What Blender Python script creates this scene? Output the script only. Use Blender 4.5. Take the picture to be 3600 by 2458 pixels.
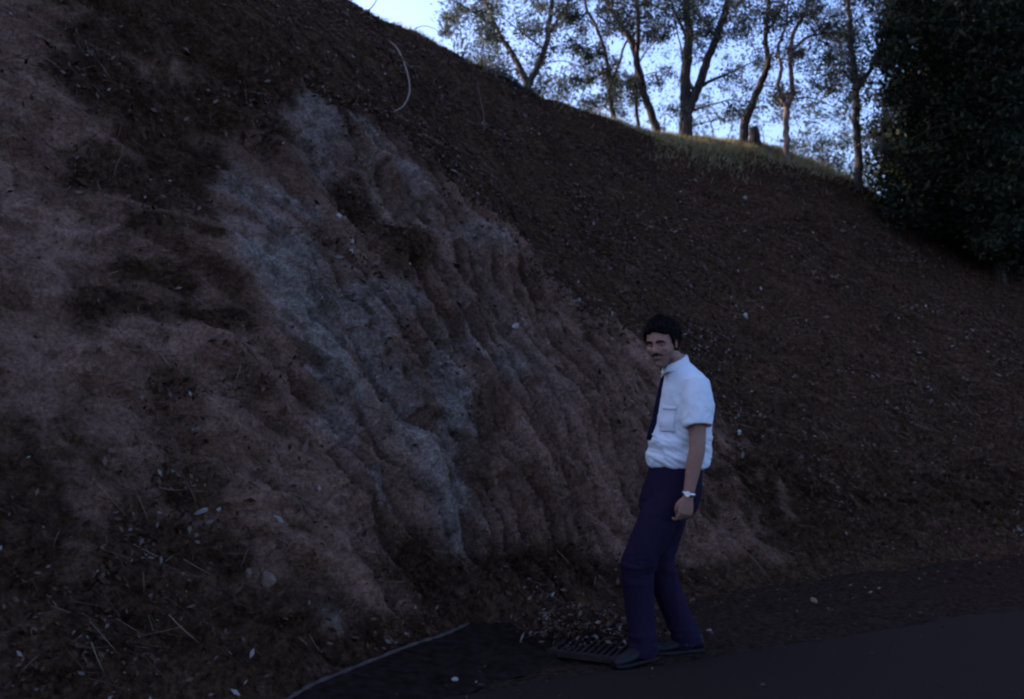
import bpy, math, random
import numpy as np
from mathutils import Vector, Matrix, Euler
from mathutils.bvhtree import BVHTree

scene = bpy.context.scene
for o in list(bpy.data.objects):
    bpy.data.objects.remove(o)
R = math.radians
random.seed(7)
rng = np.random.default_rng(7)

# ------------------------------------------------------------------ camera
F = 3569.0; PX0, PY0 = 1800.0, 1229.0; CAMH = 1.63     # focal length in photo pixels
cam_d = bpy.data.cameras.new("camera")
cam = bpy.data.objects.new("camera", cam_d)
scene.collection.objects.link(cam)
cam.location = (0, 0, CAMH)
cam.rotation_euler = (R(90), 0, 0)
cam_d.sensor_width = 36.0
cam_d.lens = F / 100.0
cam_d.clip_start = 0.05
cam_d.clip_end = 3000
cam_d.dof.use_dof = True
cam_d.dof.focus_distance = 5.6
cam_d.dof.aperture_fstop = 2.4
scene.camera = cam

# ------------------------------------------------------------------ light
SUN_EL, SUN_AZ = R(20), R(-64)          # azimuth measured from +Y towards +X
w = bpy.data.worlds.new("World"); scene.world = w; w.use_nodes = True
nt = w.node_tree; nt.nodes.clear()
sky = nt.nodes.new("ShaderNodeTexSky"); sky.sky_type = 'NISHITA'; sky.sun_disc = False
sky.sun_elevation = SUN_EL; sky.sun_rotation = SUN_AZ
sky.air_density = 1.0; sky.dust_density = 4.0; sky.ozone_density = 1.5
bg = nt.nodes.new("ShaderNodeBackground"); bg.inputs[1].default_value = 0.14
out = nt.nodes.new("ShaderNodeOutputWorld")
tint = nt.nodes.new("ShaderNodeVectorMath"); tint.operation = 'MULTIPLY'; tint.inputs[1].default_value = (.84, .975, 1.47)   # blue dusk shade
nt.links.new(sky.outputs[0], tint.inputs[0]); nt.links.new(tint.outputs[0], bg.inputs[0]); nt.links.new(bg.outputs[0], out.inputs[0])
sd = bpy.data.lights.new("sun", 'SUN'); sun = bpy.data.objects.new("sun", sd)
scene.collection.objects.link(sun)
sd.energy = 3.2; sd.angle = R(0.5); sd.color = (1.0, 0.86, 0.72)
sdir = Vector((math.sin(SUN_AZ)*math.cos(SUN_EL), math.cos(SUN_AZ)*math.cos(SUN_EL), math.sin(SUN_EL)))
sun.rotation_euler = sdir.to_track_quat('Z', 'Y').to_euler()
sun.location = (-10, 10, 20)
scene.view_settings.view_transform = 'Standard'
scene.view_settings.look = 'None'
scene.view_settings.exposure = 1.4
scene.view_settings.gamma = 1.0
scene.render.engine = 'CYCLES'
scene.cycles.filter_width = 2.2

# ------------------------------------------------------------------ helpers
col = scene.collection

def tag(o, label=None, cat=None, group=None, kind=None):
    if label: o["label"] = label
    if cat: o["category"] = cat
    if group: o["group"] = group
    if kind: o["kind"] = kind
    return o

def empty(name, loc, label, cat, group=None):
    o = bpy.data.objects.new(name, None); col.objects.link(o); o.location = loc
    o.empty_display_size = 0.1
    return tag(o, label, cat, group)

def mk(name, verts, faces, mat=None, parent=None, smooth=True, attrs=None):
    me = bpy.data.meshes.new(name)
    if isinstance(faces, np.ndarray):
        V = np.asarray(verts, dtype=np.float32); n = faces.shape[1]; m = faces.shape[0]
        me.vertices.add(len(V)); me.vertices.foreach_set("co", V.ravel())
        me.loops.add(m*n); me.polygons.add(m)
        me.loops.foreach_set("vertex_index", faces.astype(np.int32).ravel())
        me.polygons.foreach_set("loop_start", np.arange(0, m*n, n, dtype=np.int32))
        me.polygons.foreach_set("loop_total", np.full(m, n, dtype=np.int32))
        me.update(calc_edges=True)
    else:
        me.from_pydata([tuple(map(float, v)) for v in verts], [], faces); me.update()
    if smooth:
        me.polygons.foreach_set("use_smooth", np.ones(len(me.polygons), dtype=bool))
    if attrs:
        for k, a in attrs.items():
            at_ = me.attributes.new(k, 'FLOAT', 'POINT'); at_.data.foreach_set("value", np.asarray(a, dtype=np.float32))
    if mat: me.materials.append(mat)
    o = bpy.data.objects.new(name, me); col.objects.link(o)
    if parent: o.parent = parent
    return o

_perm = rng.permutation(256).astype(np.int64); _perm = np.concatenate([_perm, _perm, _perm])
_gr = rng.normal(size=(256, 3)); _gr /= np.linalg.norm(_gr, axis=1)[:, None]
def perlin(P):
    P = np.asarray(P, dtype=np.float64)
    i = np.floor(P).astype(np.int64); f = P - i; i = i & 255
    u = f*f*f*(f*(f*6-15)+10)
    res = 0
    for dx in (0, 1):
        for dy in (0, 1):
            for dz in (0, 1):
                h = _perm[_perm[_perm[(i[:, 0]+dx) & 255] + ((i[:, 1]+dy) & 255)] + ((i[:, 2]+dz) & 255)]
                g = _gr[h]
                d = g[:, 0]*(f[:, 0]-dx) + g[:, 1]*(f[:, 1]-dy) + g[:, 2]*(f[:, 2]-dz)
                wgt = (u[:, 0] if dx else 1-u[:, 0])*(u[:, 1] if dy else 1-u[:, 1])*(u[:, 2] if dz else 1-u[:, 2])
                res = res + d*wgt
    return res*1.6
def fbm(P, oct=4, lac=2.03, gain=0.5, ridged=False):
    P = np.asarray(P, dtype=np.float64); a = 1.0; s = 0; tot = 0
    for k in range(oct):
        n = perlin(P + 17.3*k)
        if ridged: n = 1-2*np.abs(n)
        s = s + a*n; tot += a; a *= gain; P = P*lac
    return s/tot

def sstep(a, b, x):
    t = np.clip((x-a)/(b-a), 0, 1); return t*t*(3-2*t)

def px(x, y, d):
    """photo direction x,y taken at depth d (metres along +Y): used to lay the place out"""
    return Vector(((x-PX0)/F*d, d, CAMH+(PY0-y)/F*d))
def gp(x, y):
    d = CAMH*F/(y-PY0); return Vector(((x-PX0)/F*d, d, 0))

# ------------------------------------------------------------------ materials
def new_mat(name):
    m = bpy.data.materials.new(name); m.use_nodes = True
    return m, m.node_tree, m.node_tree.nodes["Principled BSDF"]
def N(t, typ, **kw):
    n = t.nodes.new(typ)
    for k, v in kw.items(): setattr(n, k, v)
    return n
def simple(name, colr, rough=0.8, spec=0.3, noise=None, bump=0.0, nscale=40, var=0.25, metal=0.0, sheen=0.0):
    m, t, b = new_mat(name)
    b.inputs["Roughness"].default_value = rough
    b.inputs["Specular IOR Level"].default_value = spec
    b.inputs["Metallic"].default_value = metal
    if sheen: b.inputs["Sheen Weight"].default_value = sheen
    tc = N(t, "ShaderNodeTexCoord"); nz = N(t, "ShaderNodeTexNoise")
    nz.inputs["Scale"].default_value = nscale; nz.inputs["Detail"].default_value = 6
    t.links.new(tc.outputs["Object"], nz.inputs["Vector"])
    mr = N(t, "ShaderNodeMapRange"); mr.inputs[1].default_value = .3; mr.inputs[2].default_value = .7
    mr.inputs[3].default_value = 1-var; mr.inputs[4].default_value = 1+var
    t.links.new(nz.outputs[0], mr.inputs[0])
    mx = N(t, "ShaderNodeVectorMath", operation='SCALE'); mx.inputs[0].default_value = colr
    t.links.new(mr.outputs[0], mx.inputs["Scale"]); t.links.new(mx.outputs[0], b.inputs["Base Color"])
    if bump:
        bp = N(t, "ShaderNodeBump"); bp.inputs["Strength"].default_value = 1; bp.inputs["Distance"].default_value = bump
        t.links.new(nz.outputs[0], bp.inputs["Height"]); t.links.new(bp.outputs[0], b.inputs["Normal"])
    return m

def ramp_mat(name, stops, rough=0.85, spec=0.2, trans=0.0):
    """colour chosen per leaf by the point attribute 'tint'"""
    m, t, b = new_mat(name)
    b.inputs["Roughness"].default_value = rough; b.inputs["Specular IOR Level"].default_value = spec
    at_ = N(t, "ShaderNodeAttribute", attribute_name="tint")
    rp = N(t, "ShaderNodeValToRGB"); e = rp.color_ramp.elements
    e[0].position = stops[0][0]; e[0].color = (*stops[0][1], 1)
    e[1].position = stops[-1][0]; e[1].color = (*stops[-1][1], 1)
    for p, c in stops[1:-1]:
        k = e.new(p); k.color = (*c, 1)
    t.links.new(at_.outputs["Fac"], rp.inputs[0]); t.links.new(rp.outputs[0], b.inputs["Base Color"])
    if trans:
        tr = N(t, "ShaderNodeBsdfTranslucent"); t.links.new(rp.outputs[0], tr.inputs[0])
        mx = N(t, "ShaderNodeMixShader"); mx.inputs[0].default_value = trans
        t.links.new(b.outputs[0], mx.inputs[1]); t.links.new(tr.outputs[0], mx.inputs[2])
        t.links.new(mx.outputs[0], t.nodes["Material Output"].inputs[0])
    return m

def bank_material():
    m, t, b = new_mat("earth bank"); L = t.links.new
    b.inputs["Roughness"].default_value = 1.0; b.inputs["Specular IOR Level"].default_value = 0.0
    tc = N(t, "ShaderNodeTexCoord")
    def noise(sc, det=8, rough=.6, vec=None, dist=0.0):
        n = N(t, "ShaderNodeTexNoise"); n.inputs["Scale"].default_value = sc
        n.inputs["Detail"].default_value = det; n.inputs["Roughness"].default_value = rough
        n.inputs["Distortion"].default_value = dist
        L(vec or tc.outputs["Object"], n.inputs["Vector"]); return n.outputs[0]
    def attr(a): return N(t, "ShaderNodeAttribute", attribute_name=a).outputs["Fac"]
    def ramp(fac, stops):
        r = N(t, "ShaderNodeValToRGB"); e = r.color_ramp.elements
        e[0].position = stops[0][0]; e[0].color = (*stops[0][1], 1)
        e[1].position = stops[-1][0]; e[1].color = (*stops[-1][1], 1)
        for p, c in stops[1:-1]:
            k = e.new(p); k.color = (*c, 1)
        L(fac, r.inputs[0]); return r.outputs[0]
    def mix(f, a, c):
        x = N(t, "ShaderNodeMix", data_type='RGBA'); L(f, x.inputs[0]); L(a, x.inputs[6]); L(c, x.inputs[7]); return x.outputs[2]
    n1 = noise(3.0); n2 = noise(22.0, 6, .7); n3 = noise(90, 4, .6)
    soil = ramp(n1, [(.3, (.115, .058, .035)), (.5, (.20, .103, .067)), (.7, (.27, .149, .103))])
    rock = ramp(n2, [(.3, (.145, .100, .074)), (.5, (.21, .150, .112)), (.68, (.27, .20, .155))])
    lit = ramp(n2, [(.32, (.018, .0088, .0048)), (.5, (.052, .0262, .0145)), (.7, (.10, .053, .032))])
    c = mix(attr("rock"), soil, rock); c = mix(attr("litter"), c, lit)
    # iron and lichen stains
    st = ramp(noise(6.0, 5, .55, None, .6), [(.52, (0, 0, 0)), (.66, (1, 1, 1))])
    sm = N(t, "ShaderNodeMath", operation='MULTIPLY'); L(st, sm.inputs[0]); sm.inputs[1].default_value = .55
    dk = N(t, "ShaderNodeRGB"); dk.outputs[0].default_value = (.055, .030, .014, 1)
    c = mix(sm.outputs[0], c, dk.outputs[0])
    # darker and paler beds following the cleavage
    tn = N(t, "ShaderNodeMapRange"); L(attr("tone"), tn.inputs[0]); tn.inputs[1].default_value = .1; tn.inputs[2].default_value = 1.1
    tn.inputs[3].default_value = .62; tn.inputs[4].default_value = 1.75
    gn = N(t, "ShaderNodeMapRange"); L(noise(45, 5, .75), gn.inputs[0]); gn.inputs[1].default_value = .36; gn.inputs[2].default_value = .64
    gn.inputs[3].default_value = .55; gn.inputs[4].default_value = 1.45
    tg = N(t, "ShaderNodeMath", operation='MULTIPLY'); L(tn.outputs[0], tg.inputs[0]); L(gn.outputs[0], tg.inputs[1])
    vm = N(t, "ShaderNodeVectorMath", operation='SCALE'); L(c, vm.inputs[0]); L(tg.outputs[0], vm.inputs["Scale"])
    L(vm.outputs[0], b.inputs["Base Color"])
    ad = N(t, "ShaderNodeMath", operation='MULTIPLY_ADD'); L(n3, ad.inputs[0]); ad.inputs[1].default_value = .35; L(n2, ad.inputs[2])
    bp = N(t, "ShaderNodeBump"); bp.inputs["Distance"].default_value = .07; bp.inputs["Strength"].default_value = 1
    L(ad.outputs[0], bp.inputs["Height"]); L(bp.outputs[0], b.inputs["Normal"])
    return m

def bark_material(name, a, c):
    m, t, b = new_mat(name); L = t.links.new
    b.inputs["Roughness"].default_value = .9
    tc = N(t, "ShaderNodeTexCoord"); mp = N(t, "ShaderNodeMapping"); mp.inputs["Scale"].default_value = (1, 1, .22)
    L(tc.outputs["Object"], mp.inputs[0])
    n = N(t, "ShaderNodeTexNoise"); n.inputs["Scale"].default_value = 26; n.inputs["Detail"].default_value = 7
    L(mp.outputs[0], n.inputs["Vector"])
    r = N(t, "ShaderNodeValToRGB"); e = r.color_ramp.elements
    e[0].position = .35; e[0].color = (*a, 1); e[1].position = .65; e[1].color = (*c, 1)
    L(n.outputs[0], r.inputs[0]); L(r.outputs[0], b.inputs["Base Color"])
    bp = N(t, "ShaderNodeBump"); bp.inputs["Distance"].default_value = .03; L(n.outputs[0], bp.inputs["Height"]); L(bp.outputs[0], b.inputs["Normal"])
    return m

M_bank = bank_material()
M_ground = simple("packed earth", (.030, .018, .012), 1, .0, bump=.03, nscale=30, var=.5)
M_road = simple("worn asphalt", (.050, .044, .038), .75, .35, bump=.006, nscale=140, var=.35)
def road_material():
    m = simple("worn asphalt", (.018, .017, .021), .95, .08, bump=.012, nscale=110, var=.55)
    t = m.node_tree; b = t.nodes["Principled BSDF"]; old = b.inputs["Base Color"].links[0].from_socket
    at_ = N(t, "ShaderNodeAttribute", attribute_name="dirt"); tc = N(t, "ShaderNodeTexCoord")
    mp = N(t, "ShaderNodeMapping"); mp.inputs["Rotation"].default_value = (0, 0, -R(24)); mp.inputs["Scale"].default_value = (.5, 2.2, 1)
    nz = N(t, "ShaderNodeTexNoise"); nz.inputs["Scale"].default_value = 2.6; nz.inputs["Detail"].default_value = 8; nz.inputs["Roughness"].default_value = .65
    t.links.new(tc.outputs["Object"], mp.inputs[0]); t.links.new(mp.outputs[0], nz.inputs["Vector"])
    a = N(t, "ShaderNodeMath", operation='MULTIPLY_ADD'); t.links.new(at_.outputs["Fac"], a.inputs[0]); a.inputs[1].default_value = .9; t.links.new(nz.outputs[0], a.inputs[2])
    mr = N(t, "ShaderNodeMapRange"); t.links.new(a.outputs[0], mr.inputs[0]); mr.inputs[1].default_value = .46; mr.inputs[2].default_value = .82
    mx = N(t, "ShaderNodeMix", data_type='RGBA'); t.links.new(mr.outputs[0], mx.inputs[0]); t.links.new(old, mx.inputs[6]); mx.inputs[7].default_value = (.024, .014, .009, 1)
    t.links.new(mx.outputs[2], b.inputs["Base Color"]); return m
M_road = road_material()
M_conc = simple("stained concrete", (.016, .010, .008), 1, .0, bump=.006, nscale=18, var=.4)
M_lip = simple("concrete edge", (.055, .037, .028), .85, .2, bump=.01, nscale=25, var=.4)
M_litter = ramp_mat("dead leaves", [(0, (.018, .009, .005)), (.6, (.060, .030, .016)), (.86, (.12, .07, .045)), (.97, (.15, .11, .09)), (1, (.25, .20, .165))], .95, .03)
M_straw = ramp_mat("dry straw", [(0, (.035, .019, .010)), (.7, (.085, .05, .03)), (1, (.20, .14, .085))], .95, .03)
M_grass = ramp_mat("crest grass", [(0, (.14, .115, .035)), (.5, (.36, .29, .12)), (1, (.60, .46, .28))], .8, .2, .5)  # dry grass, albedo raised to stand in for sun on it
M_leaf = ramp_mat("tree foliage", [(0, (.022, .026, .018)), (.6, (.046, .052, .034)), (1, (.085, .085, .05))], .6, .3, .4)
M_leafblue = ramp_mat("grey green foliage", [(0, (.028, .036, .026)), (.6, (.055, .068, .045)), (1, (.10, .105, .07))], .6, .3, .3)
M_bark = bark_material("dark bark", (.022, .014, .010), (.085, .055, .040))
M_barkpale = bark_material("pale bark", (.10, .06, .045), (.34, .22, .17))
M_stem = simple("dry cane", (.16, .10, .07), .8, .2, nscale=30)
M_stone = simple("pale stone", (.32, .27, .235), .85, .2, bump=.01, nscale=20, var=.3)
M_brownstone = simple("brown stone", (.16, .10, .07), .9, .2, bump=.02, nscale=14, var=.4)
M_steel = simple("rusty steel", (.032, .021, .017), .9, .08, nscale=50, var=.4, metal=.3)
M_pit_shade = simple("drain pit", (.008, .006, .005), .95, .05)  # near black, the shade inside the drain put into the colour
M_skin = simple("skin", (.30, .145, .095), .6, .2, nscale=60, var=.08)
M_hair = simple("black hair", (.010, .006, .005), .8, .12, nscale=120, var=.5, bump=.004)
M_shirt = simple("white cotton", (.66, .65, .63), .85, .15, nscale=9, var=.04, sheen=.1)
M_trs = simple("navy trousers", (.018, .011, .024), .95, .05, nscale=200, var=.12)
M_tie = simple("navy tie", (.006, .006, .018), .8, .1, nscale=200, var=.1)
M_belt = simple("black leather", (.010, .008, .008), .5, .4)
M_shoe = simple("black shoe leather", (.010, .007, .007), .6, .25, nscale=30, var=.2)
M_silver = simple("watch steel", (.6, .6, .6), .3, .5, metal=.9, var=.05)
M_eye = simple("eye white", (.45, .40, .38), .3, .5, var=.02)
M_iris = simple("dark iris", (.015, .01, .008), .25, .5, var=.02)

# ------------------------------------------------------------------ earth bank beside the road
toe_x = np.array([-14, -9, -6, -3, -1.6, -.93, -.29, .35, 1.2, 2.5, 5, 9, 16, 40.])
toe_y = np.array([-6, -2.2, .35, 2.7, 4.0, 4.75, 5.6, 6.15, 6.75, 7.45, 8.6, 10.2, 13, 22.])
SH = np.array([-.30, .954])
def toe(x):
    return (np.interp(x-.35, toe_x, toe_y)+np.interp(x, toe_x, toe_y)+np.interp(x+.35, toe_x, toe_y))/3
sk_x = np.array([-3000, 0, 450, 800, 1150, 1330, 1530, 1700, 1870, 2040, 2200, 2330, 2480, 2640, 2800, 3020, 3300, 3700, 5000.])
sk_y = np.array([-1500, -620, -400, -205, 2, 62, 158, 245, 335, 398, 462, 492, 506, 520, 585, 690, 800, 900, 1000.])
hc_x = np.array([-14, -2.5, -.25, .55, .8, 1.3, 2, 3, 6, 40.])
hc_y = np.array([4.8, 4.5, 3.5, 2.55, 2.15, 1.75, 1.15, .80, .5, .5])
rc_x = np.array([-14, -3, 4, 40.]); rc_y = np.array([7.4, 7.0, 5.5, 5.5])

def bank_profile(xs):
    """for every toe position xs: profile control points (r, h)"""
    yt = toe(xs); Rc = np.interp(xs, rc_x, rc_y)
    X = xs + SH[0]*Rc; Y = yt + SH[1]*Rc
    pxx = PX0 + F*X/np.maximum(Y, 2.5)
    Zc = CAMH + (PY0-np.interp(pxx, sk_x, sk_y))/F*Y
    Zc = np.where(Y < 4, 6.5, np.minimum(Zc, 7.6))
    Hc = np.minimum(np.interp(xs, hc_x, hc_y), Zc*.8)
    Rcut = .30 + Hc/math.tan(R(59))
    one = np.ones_like(xs); lb = 1-sstep(2150, 2330, pxx)*(1-sstep(3050, 3300, pxx))
    cr = [(-.9*one, -.25*one), (-.05*one, -.02*one), (.32*one, .26*one), (Rcut*.5+.05, Hc*.46), (Rcut, Hc),
          (Rcut+(Rc-Rcut)*.5, Hc+(Zc-Hc)*.56), (Rc-.95+.3*lb, (Hc+(Zc-Hc)*.93-.02)*lb+(Zc-.37)*(1-lb)), (Rc, Zc), (Rc+.9, Zc+.03), (Rc+3.5, Zc-.5), (Rc+14, Zc-5), (Rc+60, Zc-20)]
    return yt, cr, Hc, Zc, Rcut, Rc

nv_seg = [6, 26, 130, 130, 120, 90, 46, 30, 24, 14, 8]
xs = np.unique(np.concatenate([np.linspace(-14, -4.2, 60), np.linspace(-4.2, 8.5, 960), np.linspace(8.5, 14, 80), np.linspace(14, 40, 50)]))
yt, cr, Hc, Zc, Rcut, Rc = bank_profile(xs)
P_r = np.stack([c[0] for c in cr]); P_h = np.stack([c[1] for c in cr])
def catmull(P, segs):
    rows = []
    K = len(P)
    for i in range(K-1):
        p0 = P[max(i-1, 0)]; p1 = P[i]; p2 = P[i+1]; p3 = P[min(i+2, K-1)]
        for k in range(segs[i]):
            t = k/segs[i]
            rows.append(.5*((2*p1)+(-p0+p2)*t+(2*p0-5*p1+4*p2-p3)*t*t+(-p0+3*p1-3*p2+p3)*t**3))
    rows.append(P[-1]); return np.stack(rows)
RR = catmull(P_r, nv_seg); HH = catmull(P_h, nv_seg)
nr, ncx = RR.shape
BX = xs[None, :] + SH[0]*RR; BY = yt[None, :] + SH[1]*RR; BZ = HH
base = np.stack([BX, BY, BZ], -1)
def grid_normals(G):
    du = np.gradient(G, axis=1); dv = np.gradient(G, axis=0)
    n = np.cross(du, dv); n /= np.linalg.norm(n, axis=-1)[..., None]+1e-9; return n
nrm = grid_normals(base)
dv = np.linalg.norm(np.diff(base, axis=0), axis=-1)
T = np.vstack([np.zeros((1, ncx)), np.cumsum(dv, axis=0)])          # distance up the slope
S = np.broadcast_to(xs[None, :], T.shape)
hfrac = HH/np.maximum(Hc[None, :], .2)
flat = base.reshape(-1, 3)
wob = fbm(flat*0.7+5, 3).reshape(T.shape)
cut = 1-sstep(.92, 1.12, hfrac+wob*.16)                              # 1 on the bare cut face
cut = cut*sstep(.0, .25, HH+.1*wob)
over = sstep(0, 1, (RR-Rc[None, :])/1.0)
cut = cut*(1-over)
cut *= .35 + .65*(1-sstep(3.6, 5.0, S+wob))
# layered cleavage: long ridges running down to the right, steeper in the middle
ang = np.radians(np.interp(S, [-4, -1.6, -.6, .4, 1.4, 3], [22, 36, 64, 74, 66, 44]))
gx_ = np.concatenate([[0], np.cumsum(np.tan(ang[0, :-1])*np.diff(xs))])
across = (T+gx_[None, :])*.44; along = S*.6 - T*.8
def aniso(fa, fb, seed, oct=4, ridged=False, warp=.12):
    wv = fbm(flat*1.3+seed, 3).reshape(T.shape)*warp
    Q = np.stack([along*fa, (across+wv)*fb, np.full(T.shape, seed*3.1)], -1).reshape(-1, 3)
    return fbm(Q, oct, ridged=ridged).reshape(T.shape)
rid = aniso(.75, 3.6, 3, 4, True); rid2 = aniso(.9, 12.0, 8, 4, True, .12)
big = fbm(flat*np.array([.55, .55, .55])+9, 3).reshape(T.shape)
med = fbm(flat*2.1+3, 4).reshape(T.shape); grit = fbm(flat*19.0+5, 3, ridged=True).reshape(T.shape)
fine = fbm(flat*8.0+1, 4).reshape(T.shape)
rid3 = aniso(1.7, 30.0, 14, 3, True, .10)
def slabs(fa, fb, seed, warp):
    """blocks split along the cleavage: every block stands at its own height"""
    w1 = fbm(flat*2.2+seed, 3).reshape(T.shape)*warp; w2 = fbm(flat*2.0+seed+9, 3).reshape(T.shape)*warp*2
    b_ = across*fb+w1*fb; ib = np.floor(b_).astype(np.int64); off_ = _perm[ib & 255]/37.0
    a_ = along*fa+w2*fa+off_; ia = np.floor(a_).astype(np.int64)
    h1 = _perm[_perm[ib & 255]+(ia & 255)]/255.0
    edge = np.minimum(b_-ib, 1-(b_-ib))/fb
    return h1-.5+.5*((a_-ia)-.5)*.6, edge
sl1, ed1 = slabs(.8, 6.5, 3, .07); sl2, ed2 = slabs(2.0, 15.0, 51, .05)
blk = fbm(flat*4.2+21, 2).reshape(T.shape); blk = np.round(blk*5)/5*.5+blk*.5
Tl = sstep(.15, .8, HH)
mid = np.exp(-((S-.1)/1.3)**2)
hard = np.clip(.35+.9*mid+.5*fbm(flat*1.1+60, 2).reshape(T.shape), .25, 1.2)
D = cut*(.10*rid - (.055+.045*mid)*rid2 + .028*rid3 + hard*(.055*sl1+.035*sl2) - hard*(.035+.03*mid)*np.exp(-(ed1/.016)**2) + .06*med + .02*blk + .040*fine + .014*grit) + .16*big*Tl
gou = sstep(.12, .55, aniso(1.9, 11, 77, 3, False, .12))+.6*sstep(.2, .6, aniso(3.5, 22, 88, 3, False, .1))
D -= cut*(.05+.04*mid)*gou
D += (1-cut)*Tl*(.07*med + .045*fine + .012*grit)*(1-.6*over)
D += (1-Tl)*.04*fine
# gullies, recesses and ledges of the cut, placed on the slope
def on_slope(xp, yp):
    """point of the undisplaced slope seen at photo position xp, yp -> (s, t) indices"""
    best = surf_px(xp, yp); return best
PXg = PX0+F*BX/np.maximum(BY, 1.5); PYg = PY0-F*(BZ-CAMH)/np.maximum(BY, 1.5)
vis = (RR <= Rc[None, :]+.05) & (BY > 1.5)
def surf_pt(xp, yp):
    d = (PXg-xp)**2+(PYg-yp)**2; d = np.where(vis, d, 1e12); k = int(np.argmin(d)); return base.reshape(-1, 3)[k]
def blob(segs):
    """soft union of capsules on the slope; segs = (x0,y0,x1,y1,radius m)"""
    m = np.zeros(T.shape)
    for x0, y0, x1, y1, r in segs:
        a = surf_pt(x0, y0); b_ = surf_pt(x1, y1); ab = b_-a; L2 = max(float(ab@ab), 1e-6)
        t = np.clip(((flat-a)@ab)/L2, 0, 1); d = np.linalg.norm(flat-(a+t[:, None]*ab), axis=1).reshape(T.shape)
        m = np.maximum(m, np.exp(-(d/r)**2*.9))
    return m
rec = blob([(600, 1380, 640, 1620, .26), (640, 1620, 700, 1760, .22), (1330, 1330, 1420, 1480, .12), (1650, 1900, 1900, 1930, .22),
            (1560, 1990, 1650, 1960, .13), (1920, 1930, 2080, 1990, .2), (1290, 1930, 1330, 2040, .14), (1180, 620, 1260, 700, .18),
            (1660, 1440, 1700, 1640, .08), (1950, 1700, 2120, 1820, .12), (1760, 1500, 1790, 1760, .07), (1180, 800, 1230, 1010, .10),
            (560, 430, 720, 470, .16), (1420, 1430, 1440, 1500, .10), (500, 640, 700, 660, .18), (2480, 1640, 2520, 1780, .12),
            (2650, 1700, 2700, 1860, .15), (1850, 640, 2000, 800, .18)])
led = blob([(700, 1480, 1150, 1750, .34), (900, 1850, 1120, 1830, .26), (1830, 1330, 2050, 1500, .26), (480, 1250, 820, 1330, .24),
            (480, 840, 760, 900, .22), (1400, 860, 1700, 900, .14), (1440, 1560, 1570, 1850, .1),
            (1020, 1950, 1250, 1960, .2)])
D += -.17*rec*(.6+.5*fine) + .13*led
disp = base + nrm*D[..., None]
disp[..., 2] += .04*over*fbm(flat*3+2, 2).reshape(T.shape)
# what the surface is made of
rock = blob([(1110, 390, 1130, 560, .20), (1270, 430, 1440, 620, .15), (1440, 600, 1490, 640, .1), (870, 660, 930, 740, .20), (960, 680, 1120, 740, .13),
             (850, 930, 950, 990, .17), (1030, 900, 1150, 1050, .21), (1060, 1110, 1160, 1180, .22), (1090, 1180, 1180, 1500, .19), (1300, 1010, 1450, 1050, .16),
             (1280, 1050, 1420, 1400, .2), (1560, 1180, 1590, 1480, .14), (1640, 1180, 1660, 1230, .13), (1740, 1290, 1770, 1310, .11),
             (1440, 1560, 1590, 1870, .15), (1560, 1500, 1610, 1750, .11), (1640, 820, 1730, 880, .11), (1300, 1700, 1310, 1750, .1),
             (1120, 2170, 1160, 2190, .09), (1400, 1430, 1430, 1500, .1)])
wash = blob([(1100, 400, 1450, 700, .5), (850, 700, 1150, 1000, .55), (1100, 1100, 1500, 1500, .6), (1450, 1500, 1650, 1900, .4), (1600, 900, 1900, 1400, .3)])
rockm = np.clip(sstep(.50, 1.20, rock+.46*med+.40*rid2+.36*fine+.22*sl1+.16*sl2+.2*rid3)*.9 + .40*sstep(.4, .9, wash)*sstep(0.05, .5, rid2+.4*med+.6*sl1), 0, 1)*np.clip(.25+cut+rock, 0, 1)
dark = blob([(500, 2120, 1100, 2160, .14), (480, 2350, 1200, 2350, .28), (700, 120, 1100, 330, .6), (1300, 760, 1430, 860, .15), (1500, 1990, 2100, 2040, .28),
             (560, 460, 760, 560, .2), (500, 660, 700, 700, .2), (460, 1860, 800, 1960, .14), (1550, 2100, 2150, 2100, .22), (1230, 640, 1320, 760, .14), (300, 600, 700, 640, .16), (300, 1070, 800, 1160, .13), (400, 60, 1000, 200, .45), (300, 300, 900, 360, .22), (450, 480, 800, 540, .10), (450, 820, 700, 860, .10), (430, 960, 640, 1010, .09), (1000, 200, 1180, 420, .25), (0, 1900, 420, 2300, .5), (760, 1330, 860, 1400, .1),
             (600, 1420, 670, 1660, .15)])
litm = np.clip((1-cut)+dark*.70*(1-rock) + .12*sstep(.1, .5, -big), 0, 1)
litm = sstep(.28, .78, litm+.16*rid3*cut+.75*sstep(1.35, 2.4, S)+.38*med*(1+1.2*sstep(1.6, 3.2, S))+.36*fine+.22*rid2*cut)
soilpatch = blob([(700, 1500, 1100, 1900, .35), (480, 1250, 900, 1330, .2), (1100, 1750, 1250, 1950, .22), (2430, 1880, 2700, 1930, .15), (2740, 1700, 2770, 1830, .05), (2430, 1700, 2450, 1850, .10), (1700, 1050, 1980, 1200, .3)])
litm = litm*(1-.7*sstep(.25, 1.0, soilpatch+.4*med+.2*fine))
ii = (np.arange(nr-1)[:, None]*ncx + np.arange(ncx-1)[None, :]).ravel()
faces = np.stack([ii, ii+1, ii+ncx+1, ii+ncx], 1)
hill = mk("hillside", disp.reshape(-1, 3), faces, M_bank, attrs={"rock": rockm.ravel(), "litter": litm.ravel(), "tone": (.5+.5*rid2*.8+.25*rid3+.25*aniso(1.1, 6.0, 30, 4, False, .3)+.35*sl1*hard+.25*sl2*hard-.35*np.exp(-(ed1/.02)**2)*hard).ravel()})
tag(hill, "steep brown road cut bank with pale rock streaks under leaf litter", kind="structure")
DN = grid_normals(disp)
bvh = BVHTree.FromObject(hill, bpy.context.evaluated_depsgraph_get())
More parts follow.
